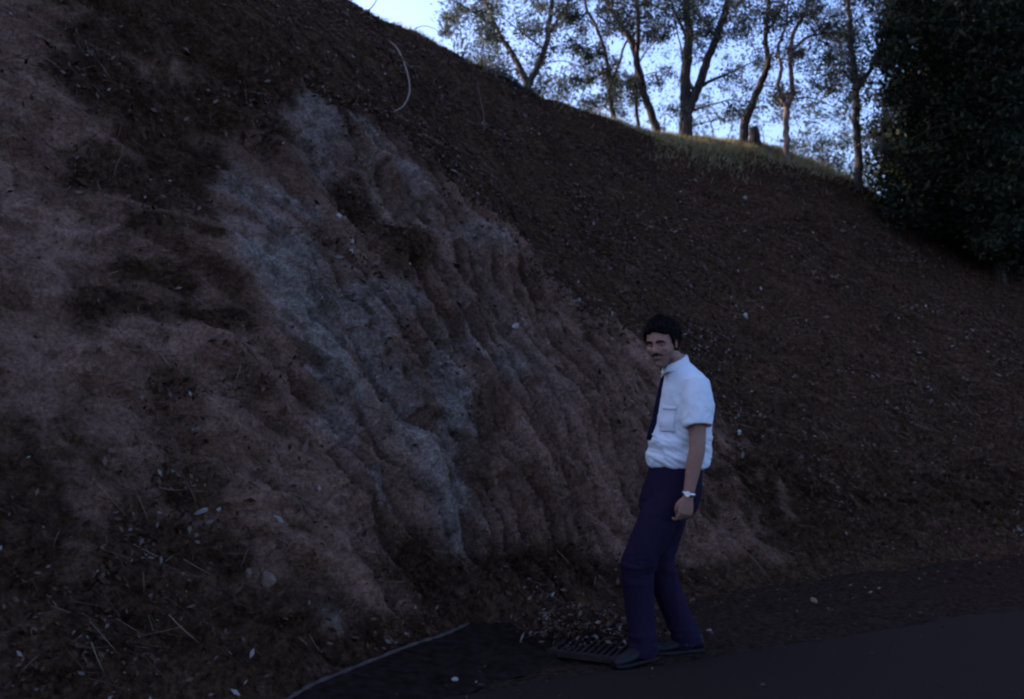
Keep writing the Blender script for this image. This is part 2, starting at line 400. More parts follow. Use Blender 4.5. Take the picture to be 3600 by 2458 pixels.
def hit(xp, yp, fallback=12.):
    d = Vector(((xp-PX0)/F, 1, (PY0-yp)/F)).normalized()
    r = bvh.ray_cast(Vector((0, 0, CAMH)), d)
    return (r[0], r[1]) if r[0] else (px(xp, yp, fallback), Vector((0, 0, 1)))
def ground_z(x, y):
    r = bvh.ray_cast(Vector((x, y, 30)), Vector((0, 0, -1)))
    return max(r[0].z, 0) if r[0] else 0.0

# ------------------------------------------------------------------ ground, road, gutter
def axis_pts(a, b_, step, far):
    mid = np.arange(a, b_, step); o = []
    d = step
    v = b_
    while v < far: v += d; d *= 1.35; o.append(v)
    lo = []; d = step; v = a
    while v > -far: v -= d; d *= 1.35; lo.append(v)
    return np.array(lo[::-1]+list(mid)+o)
gx = axis_pts(-3, 7, .03, 900); gy = axis_pts(2.2, 9.5, .03, 900)
GX, GY = np.meshgrid(gx, gy)
e0 = Vector((-.27, 4.80)); e1 = Vector((2.05, 5.86)); ed = (e1-e0).normalized(); en = Vector((-ed.y, ed.x))
side = (GX-e0.x)*en.x + (GY-e0.y)*en.y          # >0 towards the bank
gpnts = np.stack([GX, GY, GX*0], -1).reshape(-1, 3)
near = np.exp(-((GX-2)**2+(GY-5.5)**2)/60)
GZ = (fbm(gpnts*1.3, 3).reshape(GX.shape)*.035+fbm(gpnts*8, 3).reshape(GX.shape)*.014)*near
GZ += -.035*(1-sstep(-.12, .12, side)) - .012*near
gi = (np.arange(len(gy)-1)[:, None]*len(gx)+np.arange(len(gx)-1)[None, :]).ravel()
gfaces = np.stack([gi, gi+1, gi+len(gx)+1, gi+len(gx)], 1)
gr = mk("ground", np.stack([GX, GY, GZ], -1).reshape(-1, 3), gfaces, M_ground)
tag(gr, "packed brown earth shoulder at the foot of the bank", kind="structure")

ts = np.concatenate([np.arange(-200, -3, 8.), np.arange(-3, 9, .04), np.arange(9, 300, 8.)])
ws = np.array([0, .012, .03, .1, .2, .3, .45, .6, .8, 1, 1.3, 2, 3.5, 5, 6.5])
jit = fbm(np.stack([ts*1.1, ts*0, ts*0], -1), 2)*.10 + fbm(np.stack([ts*9, ts*0+3, ts*0], -1), 3)*.05
jit = jit*np.exp(-((ts-2)/12)**2)
RV = []
for k, wv in enumerate(ws):
    fade = max(0, 1-wv/1.0)
    c = np.array([e0.x, e0.y])[None]+np.outer(ts, [ed.x, ed.y])-np.outer(np.full(len(ts), wv)-jit*fade, [en.x, en.y])
    z = np.full(len(ts), [-.05, .0, .007][k] if k < 3 else .008+.012*min(wv/3.0, 1))
    RV.append(np.column_stack([c, z]))
RV = np.concatenate(RV); n = len(ts)
ri = (np.arange(len(ws)-1)[:, None]*n+np.arange(n-1)[None, :]).ravel()
road = mk("road", RV, np.stack([ri+1, ri, ri+n, ri+n+1], 1), M_road)
wv_ = np.repeat(ws, n)
dirt = np.clip(1-sstep(.1, 2.2, wv_), 0, 1); road.data.attributes.new("dirt", 'FLOAT', 'POINT').data.foreach_set("value", dirt.astype(np.float32))
tag(road, "worn grey asphalt road along the foot of the bank", kind="structure")

# concrete gutter apron with a thin raised edge
lip = [gp(900, 2590), gp(1000, 2520), gp(1100, 2458), gp(1270, 2385), gp(1450, 2312), gp(1560, 2275), gp(1640, 2235), gp(1720, 2180)]
apr = [gp(1820, 2210), gp(1920, 2270), gp(1990, 2330), gp(1850, 2365), gp(1740, 2395), gp(1620, 2440), gp(1480, 2520), gp(1360, 2600)]
def poly_grid(A, B, nu, nv_, z):
    def samp(Pp, t):
        f = t*(len(Pp)-1); i = min(int(f), len(Pp)-2); return Pp[i].lerp(Pp[i+1], f-i)
    V = []
    for j in range(nv_+1):
        for i in range(nu+1):
            a = samp(A, i/nu); b_ = samp(B, i/nu); p = a.lerp(b_, j/nv_)
            V.append((p.x, p.y, (z+.02)*(1-j/nv_)**.8 + .012*math.sin(i*.9+j)*(j/nv_) + (-.02 if j == nv_ else 0)))
    Fc = [(j*(nu+1)+i, (j+1)*(nu+1)+i, (j+1)*(nu+1)+i+1, j*(nu+1)+i+1) for j in range(nv_) for i in range(nu)]
    return V, Fc
V, Fc = poly_grid(lip, apr[::-1], 40, 14, .046)
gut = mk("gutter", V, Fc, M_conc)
tag(gut, "dark stained concrete gutter apron below the bank", kind="structure")

def tube(points, radii, seg=8, caps=True):
    pts = [Vector(p) for p in points]; V = []; Fc = []
    up = Vector((0, 0, 1)); prev = None
    for i, p in enumerate(pts):
        d = (pts[min(i+1, len(pts)-1)]-pts[max(i-1, 0)]).normalized()
        if prev is None:
            a = d.cross(up if abs(d.z) < .9 else Vector((1, 0, 0))).normalized()
        else:
            a = (prev-d*prev.dot(d)).normalized()
        prev = a; b_ = d.cross(a)
        for k in range(seg):
            t = 2*math.pi*k/seg; V.append(p+(a*math.cos(t)+b_*math.sin(t))*radii[i])
    n_ = len(pts)
    for i in range(n_-1):
        for k in range(seg):
            Fc.append((i*seg+k, i*seg+(k+1) % seg, (i+1)*seg+(k+1) % seg, (i+1)*seg+k))
    if caps:
        Fc.append(tuple(range(seg-1, -1, -1))); Fc.append(tuple((n_-1)*seg+k for k in range(seg)))
    return V, Fc
def merge(parts):
    V = []; Fc = []
    for v, f in parts:
        o = len(V); V += list(v); Fc += [tuple(i+o for i in q) for q in f]
    return V, Fc
def spline(pts, n_):
    pts = [Vector(p) for p in pts]; K = len(pts); o = []
    for j in range(n_+1):
        f = j/n_*(K-1); i = min(int(f), K-2); t = f-i
        p0 = pts[max(i-1, 0)]; p1 = pts[i]; p2 = pts[i+1]; p3 = pts[min(i+2, K-1)]
        o.append(.5*((2*p1)+(-p0+p2)*t+(2*p0-5*p1+4*p2-p3)*t*t+(-p0+3*p1-3*p2+p3)*t**3))
    return o
def box(c, s, rot=None):
    V = []
    for x in (-1, 1):
        for y in (-1, 1):
            for z in (-1, 1):
                v = Vector((x*s[0]/2, y*s[1]/2, z*s[2]/2))
                if rot: v = rot @ v
                V.append(Vector(c)+v)
    return V, [(0, 1, 3, 2), (4, 6, 7, 5), (0, 4, 5, 1), (2, 3, 7, 6), (0, 2, 6, 4), (1, 5, 7, 3)]

lp = spline([p+Vector((0, 0, .066)) for p in lip], 60)
lp = [p+Vector((random.uniform(-.003, .003), random.uniform(-.003, .003), random.uniform(-.001, .001))) for p in lp]
lv, lf = tube(lp, [.011+.003*math.sin(i*1.7) for i in range(len(lp))], 6)
le = mk("gutter_edge", lv, lf, M_lip)
tag(le, "thin raised pale concrete edge running along the gutter at the bank foot", "gutter edge")

# drain grate
gc = gp(2095, 2292); gc.z = .012
gt = empty("drain_grate", gc, "rusty steel drain grate with parallel bars half under dead leaves near his feet", "grate")
ga = math.atan2(.20, .085)
gm = Matrix.Rotation(ga, 3, 'Z')
Lg, Wg = .33, .38
fr = merge([box((0, Wg/2, .012), (Lg, .03, .03), None), box((0, -Wg/2, .012), (Lg, .03, .03), None),
            box((Lg/2+.012, 0, .012), (.03, Wg+.03, .03), None), box((-Lg/2-.012, 0, .012), (.03, Wg+.03, .03), None)])
fo = mk("frame", [gm@Vector(v) for v in fr[0]], fr[1], M_steel, gt, smooth=False)
for i in range(9):
    y = -Wg/2+.045+i*(Wg-.09)/8
    v, f = box((0, y, .013), (Lg-.008, .016, .022))
    mk("bar", [gm@Vector(q) for q in v], f, M_steel, gt, smooth=False)
v, f = box((0, 0, -.006), (Lg-.01, Wg-.04, .006)); mk("pit_shade", [gm@Vector(q) for q in v], f, M_pit_shade, gt, smooth=False)  # thin dark sheet in place of a shaded hollow under the bars

# ------------------------------------------------------------------ scattered leaves, straw, grass
def scatter_pts(weight, count, seedk):
    r = np.random.default_rng(seedk)
    Wt = weight[:-1, :-1].copy()
    a = disp[1:, :-1]-disp[:-1, :-1]; b_ = disp[:-1, 1:]-disp[:-1, :-1]
    area = np.linalg.norm(np.cross(a, b_), axis=-1); Wt = Wt*area; Wt = np.clip(Wt, 0, None).ravel(); Wt /= Wt.sum()
    k = r.choice(len(Wt), count, p=Wt); j, i = np.divmod(k, ncx-1)
    u = r.random((count, 1)); v_ = r.random((count, 1))
    P = disp[j, i]+a[j, i]*u+b_[j, i]*v_
    return P, DN[j, i], r
def leaf_mesh(P, Nn, r, size, lift=.004, asp=.45, tilt=.5, tdist=1.0):
    n_ = len(P); rv = r.normal(size=(n_, 3)); nn = Nn+tilt*r.normal(size=(n_, 3))*.6; nn /= np.linalg.norm(nn, axis=1)[:, None]
    a = np.cross(nn, rv); a /= np.linalg.norm(a, axis=1)[:, None]; b_ = np.cross(nn, a)
    s = size*np.exp(r.normal(size=(n_, 1))*.35); curl = s*r.uniform(-.1, .45, (n_, 1))
    c = P+Nn*(lift+s*.25*tilt)
    V = np.stack([c-a*s*.5, c-b_*s*asp*.5+nn*curl*.3, c+b_*s*asp*.5+nn*curl*.3, c+a*s*.5+nn*curl*.2, c+nn*curl*-.0], 1)
    # mid rib lower than the two sides
    V4 = np.stack([V[:, 0], V[:, 1], V[:, 3], V[:, 2]], 1)
    Fq = np.arange(n_*4).reshape(n_, 4)
    tint = np.repeat(r.random(n_)**tdist, 4)
    return V4.reshape(-1, 3), Fq, tint
inview = (BX/np.maximum(BY, 1) > -.62) & (BX/np.maximum(BY, 1) < .62) & (BY > 1.6) & (RR < Rc[None, :]+1.2)
clus = np.clip(.25+2.4*fbm(np.stack([across*1.6, along*.9, T*0+4], -1).reshape(-1, 3), 4).reshape(T.shape), 0.12, 1.7)
P, Nn, r = scatter_pts(inview*(litm*1.0+.06)*clus*(HH > .05), 62000, 11)
chips = blob([(1900, 960, 2080, 1100, .22), (2040, 1100, 2160, 1180, .16), (1240, 850, 1300, 940, .12), (1140, 330, 1330, 400, .22), (2400, 1150, 2560, 1240, .2), (1540, 560, 1640, 700, .2), (2560, 1560, 2620, 1620, .08), (1600, 380, 1700, 460, .2), (2250, 780, 2450, 860, .3)])
V, Fq, ti = leaf_mesh(P, Nn, r, .029, tdist=1.1, tilt=.7)
P, Nn, r = scatter_pts(inview*chips**2*(HH > .05), 2600, 12); V2, F2, t2 = leaf_mesh(P, Nn, r, .032, tilt=.8, tdist=.75)
V = np.concatenate([V, V2]); ti = np.concatenate([ti, t2]); Fq = np.arange(len(V)).reshape(-1, 4)
lo = mk("leaf_litter", V, Fq, M_litter, smooth=False, attrs={"tint": ti})
tag(lo, "dark dead leaves and bark scraps strewn over the slope", "leaf litter", kind="stuff")
# pile on the grate and at the toe
def mound(cx, cy, rx, ry, n_, sd, h=.06):
    r = np.random.default_rng(sd); a = r.normal(size=(n_, 2))*.5
    P = np.column_stack([cx+a[:, 0]*rx, cy+a[:, 1]*ry, .045+h*np.exp(-(a**2).sum(1)*1.5)*r.random(n_)])
    return P, np.tile([0, 0, 1.], (n_, 1)), r
parts = []
c0 = gp(2040, 2235); P, Nn, r = mound(c0.x, c0.y, .28, .34, 1500, 3, .10); parts.append(leaf_mesh(P, Nn, r, .030, tilt=1.2, tdist=.75))
c0 = gp(2310, 2265); P, Nn, r = mound(c0.x, c0.y+.1, .3, .25, 350, 5, .04); parts.append(leaf_mesh(P, Nn, r, .022, tilt=1.0, tdist=1))
r = np.random.default_rng(9); n_ = 2200
xx = r.uniform(-.2, 6.5, n_); off = np.abs(r.normal(size=n_))*.42-.1; yy = toe(xx)-off
P = np.column_stack([xx, yy, np.full(n_, .012)]); parts.append(leaf_mesh(P, np.tile([0, 0, 1.], (n_, 1)), r, .022, tilt=.5, tdist=1.6))
n_ = 500; tt = r.uniform(-.5, 5.5, n_); ww = np.abs(r.normal(size=n_))*.8-.15
P = np.column_stack([e0.x+ed.x*tt+en.x*-ww, e0.y+ed.y*tt-en.y*ww, np.full(n_, .020)]); parts.append(leaf_mesh(P, np.tile([0, 0, 1.], (n_, 1)), r, .016, tilt=.4, tdist=1.3))
V = np.concatenate([p[0] for p in parts]); ti = np.concatenate([p[2] for p in parts])
lo = mk("leaf_pile", V, np.arange(len(V)).reshape(-1, 4), M_litter, smooth=False, attrs={"tint": ti})
tag(lo, "heap of pale and brown dead leaves washed onto the drain grate and bank foot", "leaf litter", kind="stuff")
# straw: thin dead stalks lying down the slope
def blades(P, D_, L_, wdt, r, lift=.01, bend=.3):
    n_ = len(P); Dn = D_/np.linalg.norm(D_, axis=1)[:, None]
    s = np.cross(Dn, r.normal(size=(n_, 3))); s /= np.linalg.norm(s, axis=1)[:, None]
    b_ = np.cross(Dn, s); L_ = L_[:, None]; wdt = np.asarray(wdt).reshape(-1, 1)
    bv = b_*bend*L_*r.uniform(-1, 1, (n_, 1)); rows = []
    for t, wv in ((0, 1), (.35, .9), (.7, .65), (1, .15)):
        c = P+Dn*L_*t+bv*t*t
        rows += [c-s*wdt*wv*.5, c+s*wdt*wv*.5]
    V = np.stack(rows, 1).reshape(-1, 3); o = np.arange(n_)[:, None]*8
    q = np.array([[0, 1, 3, 2], [2, 3, 5, 4], [4, 5, 7, 6]]); Fq = (o[:, :, None]+q[None]).reshape(-1, 4)
    return V, Fq, np.repeat(r.random(n_), 8)
P, Nn, r = scatter_pts(inview*(litm*.6+.25)*clus*(HH > .1), 16000, 21)
dirn = np.column_stack([r.normal(size=len(P))*.8+.6, r.normal(size=len(P))*.4-.3, -np.abs(r.normal(size=len(P)))*.9]); dirn -= (dirn*Nn).sum(1)[:, None]*Nn*.85
V, Fq, ti = blades(P+Nn*.008, dirn, r.uniform(.05, .22, len(P)), .0045, r)
tag(mk("dead_stalks", V, Fq, M_straw, smooth=False, attrs={"tint": ti}), "thin dead grass stalks lying down the slope", "dry grass", kind="stuff")
# pale dry grass along the crest, coloured brighter in place of direct sun
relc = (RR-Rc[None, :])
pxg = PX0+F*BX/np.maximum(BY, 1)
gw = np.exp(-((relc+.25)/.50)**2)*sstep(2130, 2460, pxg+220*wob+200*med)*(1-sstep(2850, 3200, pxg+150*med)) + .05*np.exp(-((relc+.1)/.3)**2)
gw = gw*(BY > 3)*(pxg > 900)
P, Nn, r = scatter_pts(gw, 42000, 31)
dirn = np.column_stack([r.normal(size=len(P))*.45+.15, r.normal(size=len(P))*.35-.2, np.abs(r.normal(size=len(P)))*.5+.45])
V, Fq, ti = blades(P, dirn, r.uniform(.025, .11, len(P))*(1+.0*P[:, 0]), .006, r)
tag(mk("crest_grass", V, Fq, M_grass, smooth=False, attrs={"tint": ti}), "short yellow green grass, coloured bright as if sunlit, along the crest under the trees", "grass", kind="stuff")

M_darkleaf = ramp_mat("evergreen foliage", [(0, (.008, .010, .005)), (.6, (.020, .024, .011)), (1, (.045, .045, .02))], .8, .1, .1)  # leaves darkened to keep the added evergreens near black
# ------------------------------------------------------------------ trees on the crest
def bcast(p):
    z = ground_z(p.x, p.y); return z
def make_tree(name, label, base_px, depth, limbs, clumps, leafmat, barkmat, sd, group="trees along the crest", leaves=60, lsize=.035, cr=.26, extra=None, density=1.0):
    """limbs: list of polylines [(px,py,dy,radius)...]; clumps: (x0,y0,x1,y1,n) areas of foliage, given as photo positions at the tree's depth"""
    rnd = random.Random(sd); r = np.random.default_rng(sd)
    b0 = px(base_px[0], base_px[1], depth); gz = bcast(b0)
    root = empty(name, (b0.x, b0.y, gz-.02), label, "tree", group)
    O = Vector(root.location); parts = []; nodes = []
    for li, pl in enumerate(limbs):
        pts = [px(a, b_, depth+dy) for a, b_, dy, rr in pl]; rad = [rr*.86 for *_, rr in pl]
        if li == 0: pts[0].z = gz-.15
        sp = spline(pts, 6*(len(pts)-1)); rs = []
        for j in range(len(sp)):
            f = j/(len(sp)-1)*(len(pts)-1); i = min(int(f), len(pts)-2); rs.append(rad[i]+(rad[i+1]-rad[i])*(f-i))
            if 0 < j < len(sp)-1: sp[j] = sp[j]+Vector((rnd.uniform(-1, 1), rnd.uniform(-1, 1), rnd.uniform(-.3, .3)))*.012
        if li == 0: rs[0] *= 1.25
        parts.append(tube([p-O for p in sp], rs, 8)); nodes += [(p, q) for p, q in zip(sp, rs)][3:]
    LP = []; LN = []
    for (x0, y0, x1, y1, n_) in clumps:
        for _ in range(int(n_)):
            c = px(rnd.uniform(x0, x1), rnd.uniform(y0, y1), depth+rnd.uniform(-1.1, 1.1))
            # a twig grows from the nearest lower part of a limb
            best = min(nodes, key=lambda q: (q[0]-c).length+max(0, q[0].z-c.z)*.9); q, qr = best
            mid = q.lerp(c, .5)+Vector((rnd.uniform(-.12, .12), rnd.uniform(-.12, .12), rnd.uniform(-.02, .14)))
            sp = spline([q, mid, c], 6); r0 = min(qr*.6, .004+.009*(c-q).length)
            parts.append(tube([p-O for p in sp], [r0+(.003-r0)*k/6 for k in range(7)], 5, False))
            for p in sp[2:]:
                nodes.append((p, r0*.5))
            m = int(2.6*leaves*density*rnd.uniform(.5, 1.4)); rad = cr*rnd.uniform(.45, 1.2)
            g = r.normal(size=(m, 3))*np.array([.55, .55, .42])*rad
            # small spray twigs
            for k in range(3):
                e = Vector(g[k % m])*1.3+c; parts.append(tube([c-O, c.lerp(e, .5)-O+Vector((0, 0, .02)), e-O], [.004, .003, .002], 4, False))
            LP.append(np.array(c)+g-np.array(O)); LN.append(r.normal(size=(m, 3)))
    V, Fc = merge(parts); mk("trunk", V, Fc, barkmat, root)
    if LP:
        P = np.concatenate(LP); Nn = np.concatenate(LN); Nn /= np.linalg.norm(Nn, axis=1)[:, None]
        V, Fq, ti = leaf_mesh(P, Nn, r, lsize, lift=0, asp=.42, tilt=.2, tdist=1.0)
        mk("crown", V, Fq, leafmat, root, smooth=False, attrs={"tint": ti})
    return root

make_tree("tree", "leafy forked tree standing leftmost on the crest next to open sky", (1858, 335), 13.2,
    [[(1858, 345, 0, .075), (1852, 290, 0, .06), (1800, 190, .1, .045), (1740, 90, .2, .036), (1690, -60, .3, .025), (1640, -260, .3, .012)],
     [(1856, 300, 0, .055), (1910, 190, -.1, .045), (1930, 90, -.1, .038), (1950, -60, -.2, .028), (1980, -260, 0, .012)],
     [(1745, 100, .2, .03), (1660, 40, .1, .02), (1590, 0, 0, .012)],
     [(1925, 120, -.1, .03), (1985, 30, .3, .02), (2040, -80, .3, .01)]],
    [(1560, -30, 1760, 190, 30), (1620, 150, 1800, 300, 18), (1740, -60, 2010, 110, 26), (1880, 150, 2080, 330, 12), (1600, -480, 2080, -40, 34)], M_leafblue, M_bark, 101, cr=.2, leaves=95, lsize=.034)
make_tree("tree", "thin leaning trunk behind the darkest leaf clump left of the middle of the crest", (2172, 470), 13.6,
    [[(2178, 480, 0, .045), (2150, 380, 0, .04), (2140, 260, 0, .036), (2110, 130, .1, .03), (2060, 20, .2, .024), (2020, -160, .2, .012)],
     [(2145, 300, 0, .026), (2190, 180, .2, .02), (2230, 60, .2, .012)]],
    [(2110, 250, 2240, 350, 16), (2010, 60, 2170, 240, 14), (1990, -60, 2190, 60, 14), (2050, 330, 2150, 420, 4), (1960, -420, 2240, -60, 16)], M_leaf, M_bark, 102, cr=.17, leaves=80)
make_tree("tree", "slender straight sapling between two leaning trunks left of the big forked tree", (2246, 465), 13.9,
    [[(2248, 475, 0, .035), (2240, 380, 0, .03), (2236, 240, 0, .026), (2245, 100, 0, .02), (2240, -120, 0, .012)]],
    [(2180, 10, 2330, 150, 9), (2180, -300, 2330, 0, 9), (2210, 270, 2290, 330, 2)], M_leaf, M_bark, 103, cr=.18)
make_tree("tree", "dark trunk leaning left with its foot just left of the big forked tree", (2318, 470), 13.5,
    [[(2325, 482, 0, .07), (2290, 400, 0, .065), (2262, 320, 0, .06), (2240, 220, 0, .055), (2215, 140, .1, .045), (2150, 40, .2, .035), (2080, -110, .2, .015)],
     [(2240, 210, 0, .04), (2245, 110, -.1, .034), (2236, 0, -.1, .03), (2230, -180, -.1, .015)],
     [(2215, 140, .1, .03), (2160, 90, .3, .02), (2100, 50, .5, .012)]],
    [(2120, -30, 2290, 90, 20), (2260, 20, 2350, 140, 8), (2110, -400, 2350, -40, 22), (2300, 220, 2350, 300, 3)], M_leaf, M_bark, 104, cr=.2)
make_tree("tree", "big dark tree forked low into two stems at the middle of the crest", (2402, 492), 13.2,
    [[(2402, 500, 0, .115), (2412, 430, 0, .10), (2408, 360, 0, .085), (2412, 250, 0, .078), (2422, 130, 0, .07), (2412, 20, 0, .06), (2400, -200, 0, .03)],
     [(2414, 400, 0, .085), (2445, 330, 0, .072), (2480, 230, -.1, .066), (2520, 130, -.1, .06), (2552, 30, -.2, .05), (2600, -200, -.3, .02)],
     [(2470, 300, 0, .035), (2520, 275, .2, .022), (2590, 245, .4, .015), (2660, 210, .6, .007)],
     [(2440, 320, 0, .03), (2415, 270, .2, .02), (2395, 180, .5, .014), (2370, 60, .7, .008)],
     [(2420, 140, 0, .035), (2370, 40, .2, .02), (2340, -60, .3, .01)],
     [(2430, 390, 0, .022), (2500, 368, .1, .012), (2570, 352, .2, .008), (2640, 360, .3, .004)]],
    [(2320, -40, 2480, 90, 22), (2440, 40, 2640, 160, 20), (2560, -60, 2700, 80, 16), (2290, -420, 2740, -40, 44), (2420, 150, 2470, 200, 3), (2480, 260, 2620, 310, 3), (2480, 365, 2640, 420, 4), (2340, 340, 2380, 400, 2)], M_leaf, M_bark, 105, cr=.2)
make_tree("tree", "trunk leaning right with a reddish foot beside a dark stump", (2615, 505), 13.4,
    [[(2608, 515, 0, .075), (2618, 440, 0, .07), (2645, 370, 0, .062), (2675, 290, 0, .055), (2700, 225, 0, .045), (2692, 130, .1, .04), (2700, 0, .1, .033), (2690, -200, .1, .015)],
     [(2694, 120, 0, .03), (2740, 40, .2, .02), (2790, -60, .2, .01)]],
    [(2640, 20, 2760, 130, 12), (2620, -360, 2800, 0, 22), (2660, 180, 2760, 230, 3), (2700, 330, 2760, 380, 4)], M_leaf, M_bark, 106, cr=.19)
make_tree("tree", "pale pinkish tree with a lyre shaped fork near the right end of the crest", (2768, 560), 13.0,
    [[(2772, 575, 0, .05), (2764, 470, 0, .048), (2766, 380, 0, .046), (2752, 352, 0, .042), (2735, 300, 0, .034), (2748, 230, 0, .03), (2735, 170, .1, .026), (2770, 60, .1, .02), (2760, -150, .1, .01)],
     [(2768, 375, 0, .044), (2785, 320, 0, .038), (2780, 230, -.1, .036), (2782, 140, -.1, .034), (2820, 60, -.1, .028), (2860, -30, -.2, .02), (2890, -220, -.2, .01)],
     [(2780, 180, 0, .03), (2840, 130, .1, .022), (2920, 120, .1, .015), (2990, 130, .2, .008)],
     [(2770, 350, 0, .02), (2850, 345, .2, .012), (2930, 375, .2, .008), (3010, 380, .2, .005)]],
    [(2730, 160, 2830, 215, 6), (2800, 60, 3000, 230, 30), (2860, 180, 3020, 300, 14), (2720, -60, 3020, 60, 24), (2700, -420, 3060, -60, 30), (2720, 320, 2850, 350, 5), (2900, 300, 3010, 380, 5)], M_leaf, M_barkpale, 107, cr=.19)
make_tree("tree", "dark trunked tree at the right end of the visible crest", (3020, 700), 13.0,
    [[(3020, 715, 0, .07), (3015, 500, 0, .06), (3005, 300, 0, .055), (2990, 120, .1, .045), (2985, -50, .1, .03), (2990, -250, .1, .014)],
     [(3010, 330, 0, .04), (3080, 200, 0, .03), (3130, 40, 0, .02), (3180, -150, 0, .01)]],
    [(2940, -60, 3160, 150, 26), (2990, 150, 3160, 420, 24), (2950, -420, 3250, -60, 26), (2980, 420, 3120, 560, 8)], M_leaf, M_bark, 108, cr=.22)
# invented dark trees further right, added to close off the bright sky
for k, (bx, dep, lab) in enumerate([(3255, 13.2, "added bushy dark evergreen right of the last thin trunk, nearest to it"), (3390, 14.2, "added dense dark evergreen in the middle of the right hand stand"),
                                    (3515, 12.8, "added dense evergreen second from the right edge of the stand"), (3650, 13.6, "added broad dark evergreen at the far right edge")]):
    by = float(np.interp(bx, sk_x, sk_y))
    make_tree("added_evergreen_tree", lab, (bx, by), dep,
        [[(bx, by+15, 0, .10), (bx-10, by-200, 0, .085), (bx+15, by-450, 0, .07), (bx, by-700, 0, .05), (bx-10, by-1050, 0, .02)],
         [(bx, by-230, 0, .04), (bx-60, by-380, .2, .03), (bx-90, by-560, .2, .01)],
         [(bx, by-180, 0, .04), (bx+70, by-330, -.2, .03), (bx+90, by-520, -.2, .01)]],
        [(bx-110, by-130, bx+110, by+10, 34), (bx-130, by-330, bx+130, by-120, 54), (bx-130, by-560, bx+130, by-320, 54), (bx-130, by-820, bx+130, by-560, 50), (bx-90, by-1100, bx+90, by-820, 24)],
        M_darkleaf, M_bark, 120+k, group="added evergreens at the right", cr=.30, leaves=120, lsize=.06)
# trees and bushes further back, on the far side of the crest
bgt = [(2060, 470, 20, 170, 22, "low hazy bush behind the thin leaning trunk"), (1960, 420, 19, 130, 18, "grey green bush right of the leftmost forked tree"), (2520, 520, 19, 170, 20, "sparse twiggy bush right of the big forked tree"),
       (2860, 640, 17, 130, 22, "twiggy pink grey bush right of the pale forked tree"), (2960, 700, 18, 120, 24, "grey green bush at the right end of the crest"), (2700, 560, 21, 140, 12, "small hazy bush between the leaning and the pale tree"),
       (2350, 500, 22, 130, 10, "hazy bush seen left of the big forked tree"), (1740, 330, 19, 120, 12, "hazy bush under the leftmost crown")]
for k, (bx, by, dep, wd, nn, lab) in enumerate(bgt):
    make_tree("bush", lab, (bx, by), dep,
        [[(bx, by+60, 0, .022), (bx-10, by-20, 0, .014), (bx-40, by-120, .2, .004)], [(bx, by+20, 0, .014), (bx+40, by-40, .2, .01), (bx+60, by-110, .2, .004)],
         [(bx, by+30, 0, .012), (bx-60, by-30, .2, .008), (bx-90, by-80, .2, .004)]],
        [(bx-wd, by-150, bx+wd, by+20, nn*1.5), (bx-wd, by-330, bx+wd, by-120, nn*.8)], M_leafblue, M_bark, 140+k, group="bushes behind the crest", cr=.24, leaves=26, lsize=.050)
    bpy.data.objects[-1] if False else None
# stump beside the leaning trunk
sp_ = px(2660, 512, 13.3); gz = ground_z(sp_.x, sp_.y)
st = spline([(0, 0, -.1), (-.02, 0, .06), (-.03, 0, .2), (-.05, 0, .3)], 12)
V, Fc = tube(st, [.10, .10, .095, .09, .085, .08, .078, .076, .074, .07, .065, .055, .04], 12)
V = [v+Vector((random.uniform(-1, 1), random.uniform(-1, 1), random.uniform(-1, 1)))*.008 for v in V]
so = mk("tree_stump", V, Fc, M_bark); so.location = (sp_.x, sp_.y, gz)
tag(so, "short dark broken stump at the foot of the leaning trunk", "stump")

# arching dry canes on the upper slope
def cane(name, label, pts, r0, depth_off=.0, cat="cane", group="arching dry canes"):
    a, nn = hit(pts[0][0], pts[0][1]); P = [a-nn*.04]
    dd = a.y
    for k, (x, y, o) in enumerate(pts[1:]):
        q_ = bvh.ray_cast(Vector((0, 0, CAMH)), Vector(((x-PX0)/F, 1, (PY0-y)/F)).normalized())
        d_ = min(q_[0].y, dd) if q_[0] else dd
        P.append(px(x, y, d_+o*.35))
    sp = spline(P, 8*(len(P)-1)); o = mk(name, *tube([p-P[0] for p in sp], [r0*(1-.6*k/(len(sp)-1)) for k in range(len(sp))], 6), M_stem)
    o.location = P[0]; return tag(o, label, cat, group)
cane("dry_cane", "long dry cane bowed like a hook on the upper slope", [(1350, 118, 0), (1395, 170, -.45), (1430, 250, -.75), (1440, 320, -.95), (1420, 370, -1.1), (1385, 393, -1.2)], .013)
cane("dry_cane", "thin dry cane rising off the skyline into the open sky", [(1285, 52, 0), (1268, 48, -.1), (1300, 32, -.1), (1320, 8, -.1), (1335, -30, -.1)], .010)
cane("dry_cane", "faint thin cane curving above the skyline left of the trees", [(1450, 118, 0), (1462, 100, -.1), (1500, 92, -.1), (1540, 110, -.15), (1560, 140, -.2)], .006)
cane("dry_cane", "straight thin cane leaning on the slope below the leftmost tree", [(1712, 470, 0), (1700, 400, -.2), (1685, 330, -.3), (1678, 290, -.35)], .008)

